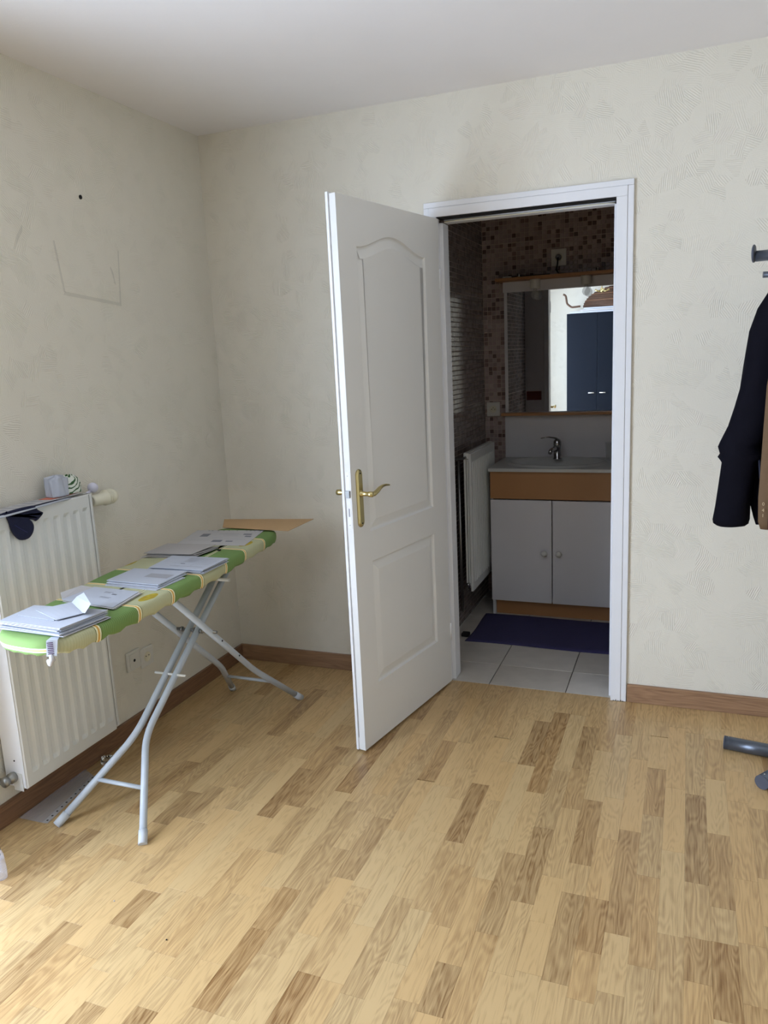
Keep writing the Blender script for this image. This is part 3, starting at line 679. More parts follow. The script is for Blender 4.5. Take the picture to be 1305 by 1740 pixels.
fp = rad_face(RY0, RY1, RZ0, RZ1, RXF, 14, 0.010, thick=0.004); fp.xf(lambda v: v - bo); fp.build('front_panel', M['rad'], br)
b = MB(); b.bbox(1.018, 1.030, RY0 + .004, RY1 - .004, RZ0 + .03, RZ1 - .03, 0.004); b.xf(lambda v: v - bo); b.build('rear_panel', M['rad'], br)
b = MB(); b.bbox(1.020, RXF - 0.013, RY0, RY1, RZ1 - 0.028, RZ1 + 0.004, 0.004); b.bbox(1.034, 1.043, RY0 + .002, RY1 - .002, RZ0 + .03, RZ1 - .03, .002); b.xf(lambda v: v - bo); b.build('top_cover', M['rad'], br)
b = MB(); b.tube([(0.985, 0.60, 0.955), (0.985, 0.625, 0.955), (1.03, 0.64, 0.955), (1.03, RY0, 0.955)], 0.008, 10); b.tube([(0.985, 0.70, 0.10), (0.985, 0.70, 0.93)], 0.009, 10); b.xf(lambda v: v - bo); b.build('pipe', M['steel'], br)
b = MB(); b.lathe([(0.004, 0), (0.014, 0.002), (0.016, 0.015), (0.010, 0.03)], (0, 0, 0), (0, -1, 0), 16)
b.xf(lambda v: v + Vector((1.032, RY0 + 0.004, RZ0 + 0.035)) - bo); b.build('valve', M['chrome'], br)
# bath mat
def bathmat():
    b = MB(); x0, x1, y0, y1 = 1.056, 1.90, 0.508, 0.968; nx, ny = 60, 24; g = []
    for j in range(ny + 1):
        for i in range(nx + 1):
            u, v = i / nx, j / ny; x = x0 + (x1 - x0) * u + 0.006 * sin(5 * v) - 0.010 * (1 - v) * (1 - u); y = y0 + (y1 - y0) * v + 0.006 * sin(7 * u)
            e = min(u * (x1 - x0), (1 - u) * (x1 - x0), v * (y1 - y0), (1 - v) * (y1 - y0))
            z = 0.0015 + 0.007 * min(1, e / 0.012) + 0.0008 * sin(40 * u) * sin(23 * v)
            bump = math.exp(-((x - 1.40) / 0.025) ** 2) * math.exp(-((y - y0) / 0.03) ** 2) * 0.008
            g.append((x, y, z + bump))
    n = nx + 1; b.add(g, [(j * n + i, j * n + i + 1, (j + 1) * n + i + 1, (j + 1) * n + i) for j in range(ny) for i in range(nx)], True)
    k = len(g); per = [i for i in range(n)] + [j * n + nx for j in range(1, ny + 1)] + [ny * n + i for i in range(nx - 1, -1, -1)] + [j * n for j in range(ny - 1, 0, -1)]
    bot = [(g[i][0], g[i][1], 0.0004) for i in per]; m = len(per); vs = len(b.v); b.v += bot
    for q in range(m): b.f.append((per[q], vs + q, vs + (q + 1) % m, per[(q + 1) % m])); b.sm.append(False)
    b.f.append(tuple(vs + q for q in range(m))); b.sm.append(False)
    o = b.build('bath_mat', M['mat']); tag(o, 'violet-blue bath mat on the tiled bathroom floor', 'mat')
bathmat()
o = MB().bbox(1.012, 1.052, 0.565, 0.605, 0.0004, 0.020, 0.004).build('door_wedge', M['dark']); tag(o, 'small black block on the tiles at the left edge of the bath mat', 'block')

# ------------------------------------------------------------------ ironing board
ib = empty('ironing_board', (0.37, -1.0, 0)); io = Vector((0.37, -1.0, 0)); tag(ib, 'ironing board with green plaid lemon cover and pale grey tubular legs', 'ironing board')
ctrl = [(0.44, -0.362), (0.476, -0.40), (0.496, -0.52), (0.513, -0.70), (0.540, -0.90), (0.553, -1.08), (0.560, -1.25), (0.565, -1.42), (0.562, -1.57), (0.545, -1.67), (0.49, -1.722), (0.41, -1.728), (0.33, -1.712), (0.282, -1.66), (0.25, -1.52), (0.222, -1.34), (0.192, -1.20), (0.176, -1.05), (0.172, -0.85), (0.176, -0.62), (0.184, -0.44), (0.205, -0.375), (0.27, -0.352), (0.36, -0.352)]
def crom(c, per=6):
    n = len(c); out = []
    for i in range(n):
        p0, p1, p2, p3 = [Vector(c[(i + k - 1) % n]) for k in range(4)]
        for j in range(per):
            t = j / per; out.append(tuple(0.5 * ((2 * p1) + (-p0 + p2) * t + (2 * p0 - 5 * p1 + 4 * p2 - p3) * t * t + (-p0 + 3 * p1 - 3 * p2 + p3) * t ** 3)))
    return out
ol = crom(ctrl)
def ring(d, z, wob=0.0):
    q = inset(ol, d) if d else ol
    return [(x, y, z + wob * (sin(i * 1.9) + 0.6 * sin(i * 4.3))) for i, (x, y) in enumerate(q)]
b = MB(); rings = [ring(0.10, 0.780), ring(0.04, 0.780), ring(0.012, 0.7795), ring(0.003, 0.776), ring(-0.002, 0.768), ring(-0.003, 0.755), ring(0.000, 0.740, 0.0012), ring(0.004, 0.733, 0.003), ring(0.016, 0.735, 0.003), ring(0.03, 0.742)]
b.loft([[tuple(Vector(v)) for v in r] for r in rings], False)
n_ = len(ol); b.f.append(tuple(range(n_))); b.sm.append(False); b.f.append(tuple(reversed(range(9 * n_, 10 * n_)))); b.sm.append(False)
cov = b.build('cover', M['cover'], ib); cov.location = -io      # mesh kept in room coordinates so the plaid lines up
b = MB(); q = inset(ol, 0.028); b.prism([(x - io.x, y - io.y) for x, y in q], 0.744, 0.758); b.build('board_plate', M['legpaint'], ib)
def seg(name, pts, r, m, par=None, n=12, flat=None):
    b = MB(); b.tube([tuple(Vector(p) - io) for p in pts], r, n, True, flat); return b.build(name, m, par or ib)
def smooth_path(pts, k=5, rad=0.05):
    out = [Vector(pts[0])]
    for a, p, c in zip(pts, pts[1:], pts[2:]):
        a, p, c = Vector(a), Vector(p), Vector(c); s_ = p + (a - p).normalized() * rad; e_ = p + (c - p).normalized() * rad
        for i in range(k + 1):
            t = i / k; out.append(s_ * (1 - t) ** 2 + p * 2 * t * (1 - t) + e_ * t * t)
    return out + [Vector(pts[-1])]
LR = 0.0125
# inner pair of legs (feet toward the camera)
for fx, bx in ((0.185, 0.322), (0.524, 0.362)):
    lg = seg('leg', smooth_path([(fx, -1.468, 0.014), (bx, -1.212, 0.222), (bx + (0.008 if bx < .34 else 0.012), -0.53, 0.742)], 6, 0.06), LR, M['legpaint'])
    d = (Vector((bx, -1.212, 0.222)) - Vector((fx, -1.468, 0.014))).normalized(); p0 = Vector((fx, -1.468, 0.014))
    seg('foot_cap', [p0 - d * 0.016, p0 + d * 0.030], 0.0147, M['rubber'], lg)
seg('cross_bar', [(0.185 + 0.137 * 0.47, -1.348, 0.112), (0.524 - 0.162 * 0.47, -1.348, 0.112)], 0.0085, M['legpaint'], flat=0.8)
# outer pair (feet toward the back wall)
for fx, bx in ((0.172, 0.262), (0.520, 0.428)):
    lg = seg('leg', smooth_path([(fx, -0.372, 0.014), (bx, -0.575, 0.212), (bx, -1.135, 0.742)], 6, 0.05), LR, M['legpaint'])
    d = (Vector((bx, -0.575, 0.212)) - Vector((fx, -0.372, 0.014))).normalized(); p0 = Vector((fx, -0.372, 0.014))
    seg('foot_cap', [p0 - d * 0.016, p0 + d * 0.028], 0.0147, M['rubber'], lg)
seg('cross_bar', [(0.172 + 0.09 * 0.6, -0.492, 0.130), (0.520 - 0.092 * 0.6, -0.492, 0.130)], 0.008, M['legpaint'], flat=0.8)
pv = (-0.862, 0.489)
seg('pivot_rod', [(0.235, pv[0], pv[1]), (0.455, pv[0], pv[1])], 0.006, M['steel'])
for x in (0.2965, 0.352, 0.386): seg('bolt', [(x - 0.004, pv[0] - 0.0, pv[1]), (x + 0.004, pv[0], pv[1])], 0.0105, M['steel'])
seg('stay_rod', [(0.275, -1.02, 0.372), (0.412, -1.02, 0.372)], 0.0045, M['plastic'])
seg('height_rod', [(0.30, -0.70, 0.648), (0.425, -0.70, 0.648)], 0.007, M['plastic'])
for y, z in ((-0.81, 0.434), (-0.70, 0.330)): MB().lathe([(0.004, 0), (0.004, 0.0015)], Vector((0.4405, y, z)) - io, (1, 0, 0), 8).build('rivet_hole', M['dark'], ib)
# drawstring tag at the near corner
b = MB(); b.add([tuple(Vector(v) - io) for v in [(0.505, -1.7245, 0.7795), (0.530, -1.7085, 0.7795), (0.527, -1.716, 0.735), (0.502, -1.728, 0.735), (0.499, -1.700, 0.7812), (0.520, -1.688, 0.7812)]], [(0, 1, 2, 3), (4, 5, 1, 0)]); cl = b.build('care_label', M['paper'], ib)
b = MB()
for k in range(7):
    z = 0.741 + k * 0.0052; b.add([tuple(Vector(v) - io) for v in [(0.507, -1.7252, z), (0.521, -1.7175, z), (0.521, -1.7175, z + 0.0026), (0.507, -1.7252, z + 0.0026)]], [(0, 1, 2, 3)])
b.xf(lambda v: v + Vector((0.0008, -0.0012, 0))); b.build('label_marks', mat('dark_purple_print', srgb(70, 30, 70), 0.8), cl)
b = MB(); b.tube([tuple(Vector(v) - io) for v in [(0.512, -1.722, 0.740), (0.518, -1.724, 0.726), (0.510, -1.726, 0.716), (0.500, -1.722, 0.722)]], [0.005, 0.008, 0.009, 0.005], 8); b.build('drawstring_knot', M['paper2'], ib)

# ------------------------------------------------------------------ mail on the board
def sheet(name, corners, z, th, m, label, cat, group=None, bow=0.0, flap=None, parent=None, seed=0, tilt=(0, 0, 0, 0)):
    """paper thing: bilinear patch between four corners (near-left, near-right, far-right, far-left)"""
    rn = random.Random(seed); a, b_, c, d = [Vector((p[0], p[1], 0)) for p in corners]; nx, ny = 8, 6
    ctr = (a + b_ + c + d) / 4; top = []; w = [rn.uniform(-1, 1) for _ in range(4)]
    for j in range(ny + 1):
        for i in range(nx + 1):
            u, v = i / nx, j / ny
            p = a * (1 - u) * (1 - v) + b_ * u * (1 - v) + c * u * v + d * (1 - u) * v
            zt = tilt[0] * (1 - u) * (1 - v) + tilt[1] * u * (1 - v) + tilt[2] * u * v + tilt[3] * (1 - u) * v
            h = bow * (4 * u * (1 - u) * 4 * v * (1 - v)) + zt
            top.append(p - ctr + Vector((0, 0, h)))
    n = nx + 1; vs = [v + Vector((0, 0, th)) for v in top] + [v.copy() for v in top]; k = len(top)
    fs = [(j * n + i, j * n + i + 1, (j + 1) * n + i + 1, (j + 1) * n + i) for j in range(ny) for i in range(nx)]
    fs += [tuple(q + k for q in reversed(f)) for f in fs]
    per = [i for i in range(n)] + [j * n + nx for j in range(1, ny + 1)] + [ny * n + i for i in range(nx - 1, -1, -1)] + [j * n for j in range(ny - 1, 0, -1)]
    fs += [(per[q], per[q] + k, per[(q + 1) % len(per)] + k, per[(q + 1) % len(per)]) for q in range(len(per))]
    o = MB().add(vs, fs).build(name, m); o.location = (ctr.x, ctr.y, z)
    if cat: tag(o, label, cat, group)
    o['_c'] = 0; del o['_c']
    def patch(nm, u0, u1, v0, v1, m2, dz=0.0004):
        pts = []
        for u, v in ((u0, v0), (u1, v0), (u1, v1), (u0, v1)):
            p = a * (1 - u) * (1 - v) + b_ * u * (1 - v) + c * u * v + d * (1 - u) * v
            zt = tilt[0] * (1 - u) * (1 - v) + tilt[1] * u * (1 - v) + tilt[2] * u * v + tilt[3] * (1 - u) * v
            pts.append(tuple(p - ctr + Vector((0, 0, th + dz + zt + bow * (4 * u * (1 - u) * 4 * v * (1 - v))))))
        return pts
    o_patch = patch
    return o, o_patch
def prints(o, patch, rects, m, name='print'):
    for r in rects: last = MB().add(patch('', *r, m), [(0, 1, 2, 3)]).build(name, m, o)
    return last
def jit(c, s, rn): return [(x + rn.uniform(-s, s), y + rn.uniform(-s, s)) for x, y in c]
def rot(c, a, dx=0, dy=0):
    cx = sum(p[0] for p in c) / 4; cy = sum(p[1] for p in c) / 4
    return [(cx + (x - cx) * cos(a) - (y - cy) * sin(a) + dx, cy + (x - cx) * sin(a) + (y - cy) * cos(a) + dy) for x, y in c]
rn = random.Random(5)
ORD = ['lowest', 'second from the bottom', 'third from the bottom', 'fourth from the bottom', 'fifth from the bottom', 'sixth from the bottom', 'seventh from the bottom', 'eighth from the bottom']
# pile 1: eight envelopes at the near end
P1 = [(0.300, -1.688), (0.532, -1.698), (0.552, -1.530), (0.290, -1.548)]
z = 0.7805
for k in range(8):
    o, p = sheet('envelope', rot(P1, rn.uniform(-0.05, 0.05), rn.uniform(-0.008, 0.008), rn.uniform(-0.006, 0.005)), z, 0.0019, M['paper'], 'plain white envelope, ' + ORD[k] + ' of the thick near pile', 'envelope', 'envelopes in the near pile', 0.0006, seed=k, tilt=[rn.uniform(0, .0006) for _ in range(4)])
    z += 0.0032
o, p = sheet('envelope', P1, z, 0.0016, M['paper'], 'flat white envelope with faint postmark topping the near pile', 'envelope', None, 0.001, seed=31)
prints(o, p, [(0.10, 0.17, 0.62, 0.72)], M['ink2'], 'postmark'); z += 0.0032
o, p = sheet('envelope', [(0.324, -1.640), (0.470, -1.655), (0.425, -1.545), (0.30, -1.565)], z, 0.0012, M['paper'], 'slanted white envelope lying under the opened one', 'envelope', None, 0.001, seed=8); z += 0.0028
OB = [(0.350, -1.600), (0.480, -1.655), (0.513, -1.590), (0.400, -1.510)]
o, p = sheet('opened_envelope', OB, z, 0.0016, M['paper'], 'torn-open white envelope with raised flap on top of near pile', 'envelope', None, 0.003, seed=9)
c0 = o.location; b = MB(); A, B = Vector((0.405, -1.514, z + .002)), Vector((0.512, -1.588, z + .002))
b.add([tuple(v - c0) for v in (A, B, Vector((0.545, -1.612, z + .012)), Vector((0.535, -1.575, z + .026)), Vector((0.435, -1.492, z + .028)), Vector((0.413, -1.500, z + .016)))], [(0, 1, 2, 3, 4, 5)])
fl = b.build('flap', M['paper'], o); sm_ = fl.modifiers.new('thickness', 'SOLIDIFY'); sm_.thickness = 0.0007
# pile 2
P2 = [(0.283, -1.432), (0.509, -1.462), (0.481, -1.303), (0.290, -1.292)]
z = 0.7805
for k in range(3):
    sheet('letter', rot(P2, rn.uniform(-0.03, 0.06), rn.uniform(0.0, 0.012), rn.uniform(-0.008, 0.004)), z, 0.0014, M['paper2'], 'folded white letter, ' + ORD[k] + ' of the second pile from near end', 'letter', 'letters in the second pile', 0.0004, seed=20 + k); z += 0.0024
o, p = sheet('letter', P2, z, 0.0012, M['paper'], 'printed letter with a torn flap standing up, second pile from near end', 'letter', None, 0.0012, seed=24)
prints(o, p, [(0.42, 0.60, 0.74, 0.76), (0.42, 0.56, 0.69, 0.71), (0.5, 0.72, 0.44, 0.455), (0.5, 0.70, 0.40, 0.415), (0.62, 0.72, 0.62, 0.68)], M['ink'])
c0 = o.location; b = MB(); b.add([tuple(v - c0) for v in (Vector((0.284, -1.430, z + .0015)), Vector((0.291, -1.300, z + .0015)), Vector((0.262, -1.318, z + .012)), Vector((0.250, -1.40, z + .011)))], [(0, 1, 2, 3)])
fl = b.build('flap', M['paper2'], o); sm_ = fl.modifiers.new('thickness', 'SOLIDIFY'); sm_.thickness = 0.0006
# pile 3
o, p = sheet('envelope', [(0.296, -1.250), (0.516, -1.262), (0.520, -1.110), (0.300, -1.10)], 0.7805, 0.0025, M['paper'], 'lower white envelope poking out below the windowed ones', 'envelope', None, 0.001, seed=40)
o, p = sheet('envelope', [(0.292, -1.236), (0.508, -1.243), (0.508, -1.082), (0.290, -1.085)], 0.7848, 0.0028, M['paper'], 'middle white envelope directly under the windowed one', 'envelope', None, 0.001, seed=41)
o, p = sheet('window_envelope', [(0.286, -1.227), (0.505, -1.235), (0.500, -1.070), (0.281, -1.077)], 0.7898, 0.0030, M['paper'], 'white envelope with a grey address window, third pile from near end', 'envelope', None, 0.001, seed=42)
prints(o, p, [(0.50, 0.93, 0.40, 0.68)], M['ink2'], 'address_window')
# pile 4 (back, grey folded letters) and 5 (printed statements)
P4 = [(0.178, -0.893), (0.381, -0.870), (0.405, -0.740), (0.188, -0.757)]
z = 0.7805
for k in range(3):
    sheet('letter', rot(P4, rn.uniform(-0.09, 0.09), rn.uniform(-0.010, 0.012), rn.uniform(-0.010, 0.01)), z, 0.0018, M['paper3'], 'greyish folded letter, ' + ORD[k] + ' of the loose back-edge pile', 'letter', 'letters in the back pile', 0.001, seed=50 + k, tilt=[rn.uniform(0, .002) for _ in range(4)]); z += 0.0048
sheet('letter', P4, z, 0.0012, M['paper3'], 'topmost greyish letter curling open in the pile near the back edge', 'letter', None, 0.002, seed=54, tilt=(0, 0.0, 0.008, 0.006))
P5 = [(0.330, -1.058), (0.553, -1.052), (0.550, -0.884), (0.310, -0.892)]
z = 0.7805
for k in range(4):
    sheet('statement', rot(P5, rn.uniform(-0.04, 0.04), rn.uniform(-0.008, 0.004), rn.uniform(-0.006, 0.006)), z, 0.0016, M['paper'], 'folded printed sheet, ' + ORD[k] + ' under the table-lined statement', 'letter', 'folded sheets in the fourth pile', 0.0008, seed=60 + k); z += 0.0030
o, p = sheet('statement', P5, z, 0.0012, M['paper'], 'printed statement with table lines topping the fourth pile', 'letter', None, 0.001, seed=65)
prints(o, p, [(0.40, 0.62, 0.88 - 0.05 * k, 0.895 - 0.05 * k) for k in range(8)] + [(0.68, 0.92, 0.80 - 0.1 * k, 0.815 - 0.1 * k) for k in range(5)] + [(0.645, 0.652, 0.25, 0.9)], M['ink2'])
prints(o, p, [(0.42, 0.50, 0.36, 0.40), (0.30, 0.9, 0.20, 0.212)], M['ink'], 'heading')
# punched sheet 6 in a pocket
o, p = sheet('punched_pocket', [(0.180, -0.699), (0.479, -0.654), (0.420, -0.392), (0.112, -0.442)], 0.7806, 0.0010, M['paper2'], 'printed leaflet in a clear punched pocket at the far end of board', 'leaflet', None, 0.002, seed=70)
prints(o, p, [(0.18, 0.30, 0.52, 0.72), (0.46, 0.60, 0.18, 0.30), (0.78, 0.90, 0.66, 0.74), (0.66, 0.76, 0.20, 0.26), (0.84, 0.93, 0.52, 0.60)], M['ink'])
prints(o, p, [(0.42, 0.70, 0.74, 0.755), (0.42, 0.74, 0.68, 0.693), (0.5, 0.72, 0.62, 0.633), (0.4, 0.55, 0.42, 0.433), (0.62, 0.9, 0.36, 0.373), (0.1, 0.4, 0.3, 0.31)], M['ink2'], 'text_lines')
prints(o, p, [(0.18 + q, 0.205 + q, 0.945, 0.965) for q in (0, .05, .14, .22, .30, .42, .56, .62, .68, .76, .80)], M['dark'], 'punch_holes')
# kraft envelope over the far end
BRW = [(0.205, -0.385), (0.548, -0.415), (0.556, -0.185), (0.128, -0.250)]
o, p = sheet('kraft_envelope', BRW, 0.7828, 0.0022, M['kraft'], 'large brown kraft envelope hanging over the far end of the board', 'envelope', None, 0.005, seed=80, tilt=(0.001, 0.005, 0.008, 0.006))
# small black binder clip-like bit on the cover
o = MB().bbox(0.415, 0.428, -0.752, -0.741, 0.7803, 0.786, 0.002).build('black_bead', M['dark']); tag(o, 'tiny black bead on the cover beside the punched leaflet', 'bead')

# ------------------------------------------------------------------ main radiator
AY0, AY1, AZ0, AZ1, AX = -1.503, -1.045, 0.136, 1.056, 0.100
ra = empty('radiator', (0.0, AY0, AZ0)); ro = Vector((0.0, AY0, AZ0)); tag(ra, 'tall white ribbed radiator on the left wall behind the ironing board', 'radiator')
def rb(b, name, m, par=None): b.xf(lambda v: v - ro); return b.build(name, m, par or ra)
rb(MB().bbox(0.050, AX - 0.001, AY1 - 0.0105, AY1 + 0.001, AZ0 + 0.012, AZ1, 0.002), 'edge_cover', M['rad'])
rb(rad_face(AY0 + 0.002, AY1 - 0.0135, AZ0, AZ1, AX, 9, 0.0085, thick=0.004), 'front_panel', M['rad'])
b = MB(); b.bbox(0.012, AX - 0.004, AY0 - 0.001, AY0 + 0.0015, AZ0 + 0.004, AZ1 - 0.001, 0.0005); b.bbox(0.012, AX - 0.010, AY1 - 0.0015, AY1 + 0.001, AZ0 + 0.03, AZ1 - 0.001, 0.0005); rb(b, 'side_panel', M['white'])  # whiter paint than the enamel: cool sky light on the end put into colour
rb(MB().bbox(0.028, 0.040, AY0 + 0.003, AY1 - 0.003, AZ0 + 0.01, AZ1 - 0.02, 0.004), 'rear_panel', M['rad'])
b = MB()
b.bbox(0.012, 0.020, AY0, AY1, AZ1 - 0.004, AZ1, .0006); b.bbox(AX - 0.020, AX - 0.004, AY0, AY1, AZ1 - 0.004, AZ1, .0006)
for k in range(22):
    y = AY0 + 0.004 + k * (AY1 - AY0 - 0.012) / 21; b.box(0.02, AX - 0.02, y, y + 0.005, AZ1 - 0.004, AZ1 - 0.0005)
rb(b, 'top_grille', M['rad'])
b = MB(); b.lathe([(0.010, 0), (0.010, 0.02), (0.014, 0.022), (0.014, 0.032)], (0.055, AY1, 1.017), (0, 1, 0), 16); vs_ = rb(b, 'valve_body', M['steel'])
hd = MB(); hd.lathe([(0.014, 0.030), (0.018, 0.034), (0.020, 0.075), (0.0245, 0.080), (0.0245, 0.0825), (0.0205, 0.083), (0.0205, 0.0860), (0.0245, 0.086), (0.0245, 0.0885), (0.0205, 0.089), (0.0205, 0.0918), (0.0245, 0.092), (0.0245, 0.0945), (0.0205, 0.095), (0.0205, 0.0976), (0.024, 0.098), (0.024, 0.106), (0.020, 0.116), (0.008, 0.121)], (0.055, AY1, 1.017), (0, 1, 0), 24)
hd.xf(lambda v: Vector((0.055 + (v.x - 0.055) * 1.22, AY1 + (v.y - AY1) * 1.42, 1.017 + (v.z - 1.017) * 1.22)) - ro); hd.build('thermostat_head', M['cream_plastic'], ra)
# lower left valve and pipe
b = MB(); b.lathe([(0.016, 0), (0.018, 0.006), (0.018, 0.020), (0.013, 0.024), (0.013, 0.032), (0.017, 0.034), (0.017, 0.046), (0.006, 0.049)], (0.052, AY0 - 0.002, 0.178), (0, -1, 0), 18)
b.tube([(0.052, AY0 - 0.038, 0.178), (0.030, AY0 - 0.040, 0.176), (0.001, AY0 - 0.041, 0.174)], 0.011, 12); rb(b, 'lower_valve', M['steel'])
rb(MB().bbox(0.045, 0.085, AY0 - 0.004, AY0 - 0.0015, AZ0 - 0.008, AZ0 + 0.055, 0.0008), 'valve_plate', M['rad'])
b = MB().lathe([(0.003, 0), (0.003, 0.001)], (0.060, AY0 - 0.0015, 0.235), (0, -1, 0), 8); rb(b, 'vent_hole', M['dark'])
# things on the radiator
o, p = sheet('newspaper', [(0.025, -1.55), (0.140, -1.53), (0.104, -1.15), (0.022, -1.15)], AZ1 + 0.0005, 0.0030, M['paper'], 'folded white paper lying lowest along the radiator top', 'paper', None, 0.0, seed=90)
o, p = sheet('newspaper', [(0.030, -1.52), (0.112, -1.515), (0.095, -1.20), (0.028, -1.22)], AZ1 + 0.0040, 0.0018, M['navy'], 'dark blue folder between the papers on the radiator top', 'folder', None, 0.0, seed=91)
o, p = sheet('newspaper', [(0.026, -1.51), (0.100, -1.50), (0.092, -1.10), (0.024, -1.12)], AZ1 + 0.0068, 0.0022, M['paper2'], 'grey-white newspaper lying uppermost on the radiator', 'newspaper', None, 0.0005, seed=92)
prints(o, p, [(0.15, 0.85, 0.10 + 0.1 * k, 0.14 + 0.1 * k) for k in range(8)], M['ink2'], 'text_lines')
o, p = sheet('flyer', [(0.040, -1.235), (0.088, -1.225), (0.080, -1.09), (0.040, -1.10)], AZ1 + 0.0098, 0.0012, M['pinkpaper'], 'orange-pink flyer under the wrapped packet', 'flyer', None, 0.003, seed=93)
prints(o, p, [(0.1, 0.9, 0.5, 0.92)], M['paper2'], 'pale_half')
# tissue packet: crumpled white paper front and fern-print body
tpk = empty('tissue_packet', (0.062, -1.135, AZ1 + 0.0125)); tag(tpk, 'crumpled white packet with green fern print on top of the radiator', 'packet')
def lump(rx, ry, h, seed, nx=28, nz=12, top=0.75, fold=0.12, off=(0, 0, 0), nf=5):
    rr = random.Random(seed); ph = [rr.uniform(0, 6.28) for _ in range(4)]; rings = []
    for j in range(nz + 1):
        t = j / nz; s_ = (1 - 0.10 * t) * (1 if t < top else math.sqrt(max(0.02, 1 - ((t - top) / (1 - top)) ** 2)))
        ringp = []
        for k in range(nx):
            a = 2 * pi * k / nx; sq = (abs(cos(a)) ** 3.0 + abs(sin(a)) ** 3.0) ** (-1 / 3.0)
            f = s_ * sq * (1 + fold * sin(nf * a + ph[0] + 2.2 * t) * (0.3 + t) + 0.4 * fold * sin(11 * a + ph[1]))
            ringp.append((off[0] + rx * f * cos(a), off[1] + ry * f * sin(a), off[2] + h * t + 0.004 * sin(3 * a + ph[2]) * t))
        rings.append(ringp)
    return MB().loft(rings, True)
lump(0.030, 0.040, 0.063, 3, fold=0.07, off=(-0.004, 0.034, 0), nf=3, top=0.6).build('fern_body', M['fern'], tpk)
lump(0.027, 0.038, 0.071, 4, nx=44, fold=0.13, off=(0.004, -0.036, 0), nf=6, top=0.92).build('paper_wrap', M['paper'], tpk)
b = MB(); b.lathe([(0.0005, 0)] + [(0.0195 * sin(pi * k / 12), 0.0195 - 0.0195 * cos(pi * k / 12)) for k in range(1, 12)] + [(0.0005, 0.039)], Vector((0.055, -0.986, 1.046)) - ro, n=20)
b.tube([Vector((0.055, AY1, 1.040)) - ro, Vector((0.055, -1.0, 1.055)) - ro], 0.006, 8)
o = b.build('round_vent_cap', mat('lilac_white_plastic', srgb(214, 212, 226), 0.3), ra); o['label'] = 'lilac-white ball-shaped cap'
# navy knitted glove/cap hanging over the front of the radiator
nav = [(-1.452, 1.063), (-1.440, 1.058), (-1.430, 1.035), (-1.424, 1.005), (-1.411, 0.980), (-1.395, 0.967), (-1.366, 0.964), (-1.345, 0.978), (-1.337, 0.998), (-1.342, 1.015), (-1.353, 1.027), (-1.343, 1.025), (-1.331, 1.020), (-1.322, 1.014), (-1.303, 1.024), (-1.291, 1.034), (-1.300, 1.040), (-1.313, 1.050), (-1.322, 1.0625), (-1.36, 1.066), (-1.40, 1.066)]
na2 = crom(nav, 3)
def cloth_shape(out, x0, th):
    b = MB(); rings = []
    for d, x in ((0.0, x0), (-0.002, x0 + th * 0.4), (0.0, x0 + th * 0.75), (0.004, x0 + th * 0.95), (0.009, x0 + th)):
        q = inset(out, d) if d else out; rings.append([(x, y, z) for y, z in q])
    b.loft(rings, True); return b
nv = cloth_shape(na2, AX + 0.0015, 0.013).build('knitted_glove', M['navy']); tag(nv, 'navy knitted glove hanging over the radiator front from under the papers', 'glove')
b = MB(); b.tube([(AX + 0.0150, -1.418, 1.020), (AX + 0.0152, -1.395, 1.002), (AX + 0.0150, -1.370, 0.985)], 0.0012, 6); b.build('seam', mat('navy_seam', srgb(44, 48, 92), 0.9), nv)

# wall sockets below the board
def room_plate(name, yc, zc, label, kind_):
    e_ = empty(name, (0, yc, zc)); tag(e_, label, 'outlet')
    MB().bbox(0.0003, 0.010, -0.041, 0.041, -0.041, 0.041, 0.003).build('cover_plate', M['plastic'], e_)
    if kind_ == 'tv':
        MB().bbox(0.0102, 0.0125, -0.027, 0.027, -0.030, 0.030, 0.0008).build('insert', M['plastic'], e_)
        MB().lathe([(0.0062, 0), (0.0062, 0.0012)], (0.0126, 0, 0), (1, 0, 0), 14).build('aerial_hole', M['dark'], e_)
    else:
        MB().lathe([(0.021, 0), (0.021, 0.0012), (0.0195, 0.0013), (0.018, 0.0003), (0.003, 0.0003)], (0.0102, 0, 0), (1, 0, 0), 24).build('socket_well', M['cream_plastic'], e_)
        b = MB()
        for y, z in ((-0.009, 0.004), (0.009, 0.004)): b.lathe([(0.0026, 0), (0.0026, 0.001)], (0.0108, y, z), (1, 0, 0), 8)
        b.build('pin_holes', M['dark'], e_)
room_plate('aerial_outlet', -0.8215, 0.313, 'square aerial outlet, left of the pair below the board', 'tv')
room_plate('power_outlet', -0.7375, 0.297, 'square power outlet, right of the pair below the board', 'power')
o = MB().lathe([(0.034, 0), (0.034, 0.001), (0.032, 0.002), (0.004, 0.0022)], (0.0006, -0.118, 1.141), (1, 0, 0), 40).build('blanking_plate', M['wall']); tag(o, 'round cream blanking plate on the left wall near the corner', 'plate')

# ------------------------------------------------------------------ floor bits
o, p = sheet('plastic_pocket', [(0.026, -1.492), (0.118, -1.478), (0.068, -1.180), (0.018, -1.165)], 0.0004, 0.0008, M['pocket'], 'clear punched pocket lying on the floor below the radiator', 'pocket', None, 0.0, seed=101, tilt=(0.010, 0, 0, 0.010))
c0 = Vector(o.location); b = MB(); b.add([tuple(Vector(v) - c0) for v in [(0.114, -1.480, 0.0016), (0.136, -1.477, 0.0016), (0.084, -1.178, 0.0016), (0.066, -1.180, 0.0016)]], [(0, 1, 2, 3)]); sp2 = b.build('punched_strip', M['paper3'], o)
b = MB()
for k in range(11):
    t = 0.05 + 0.9 * k / 10; x = 0.125 * (1 - t) + 0.075 * t; y = -1.478 * (1 - t) - 1.179 * t; b.lathe([(0.0038, 0), (0.0038, 0.0003)], Vector((x, y, 0.0018)) - c0, (0, 0, 1), 8)
b.build('holes', M['dark'], o)
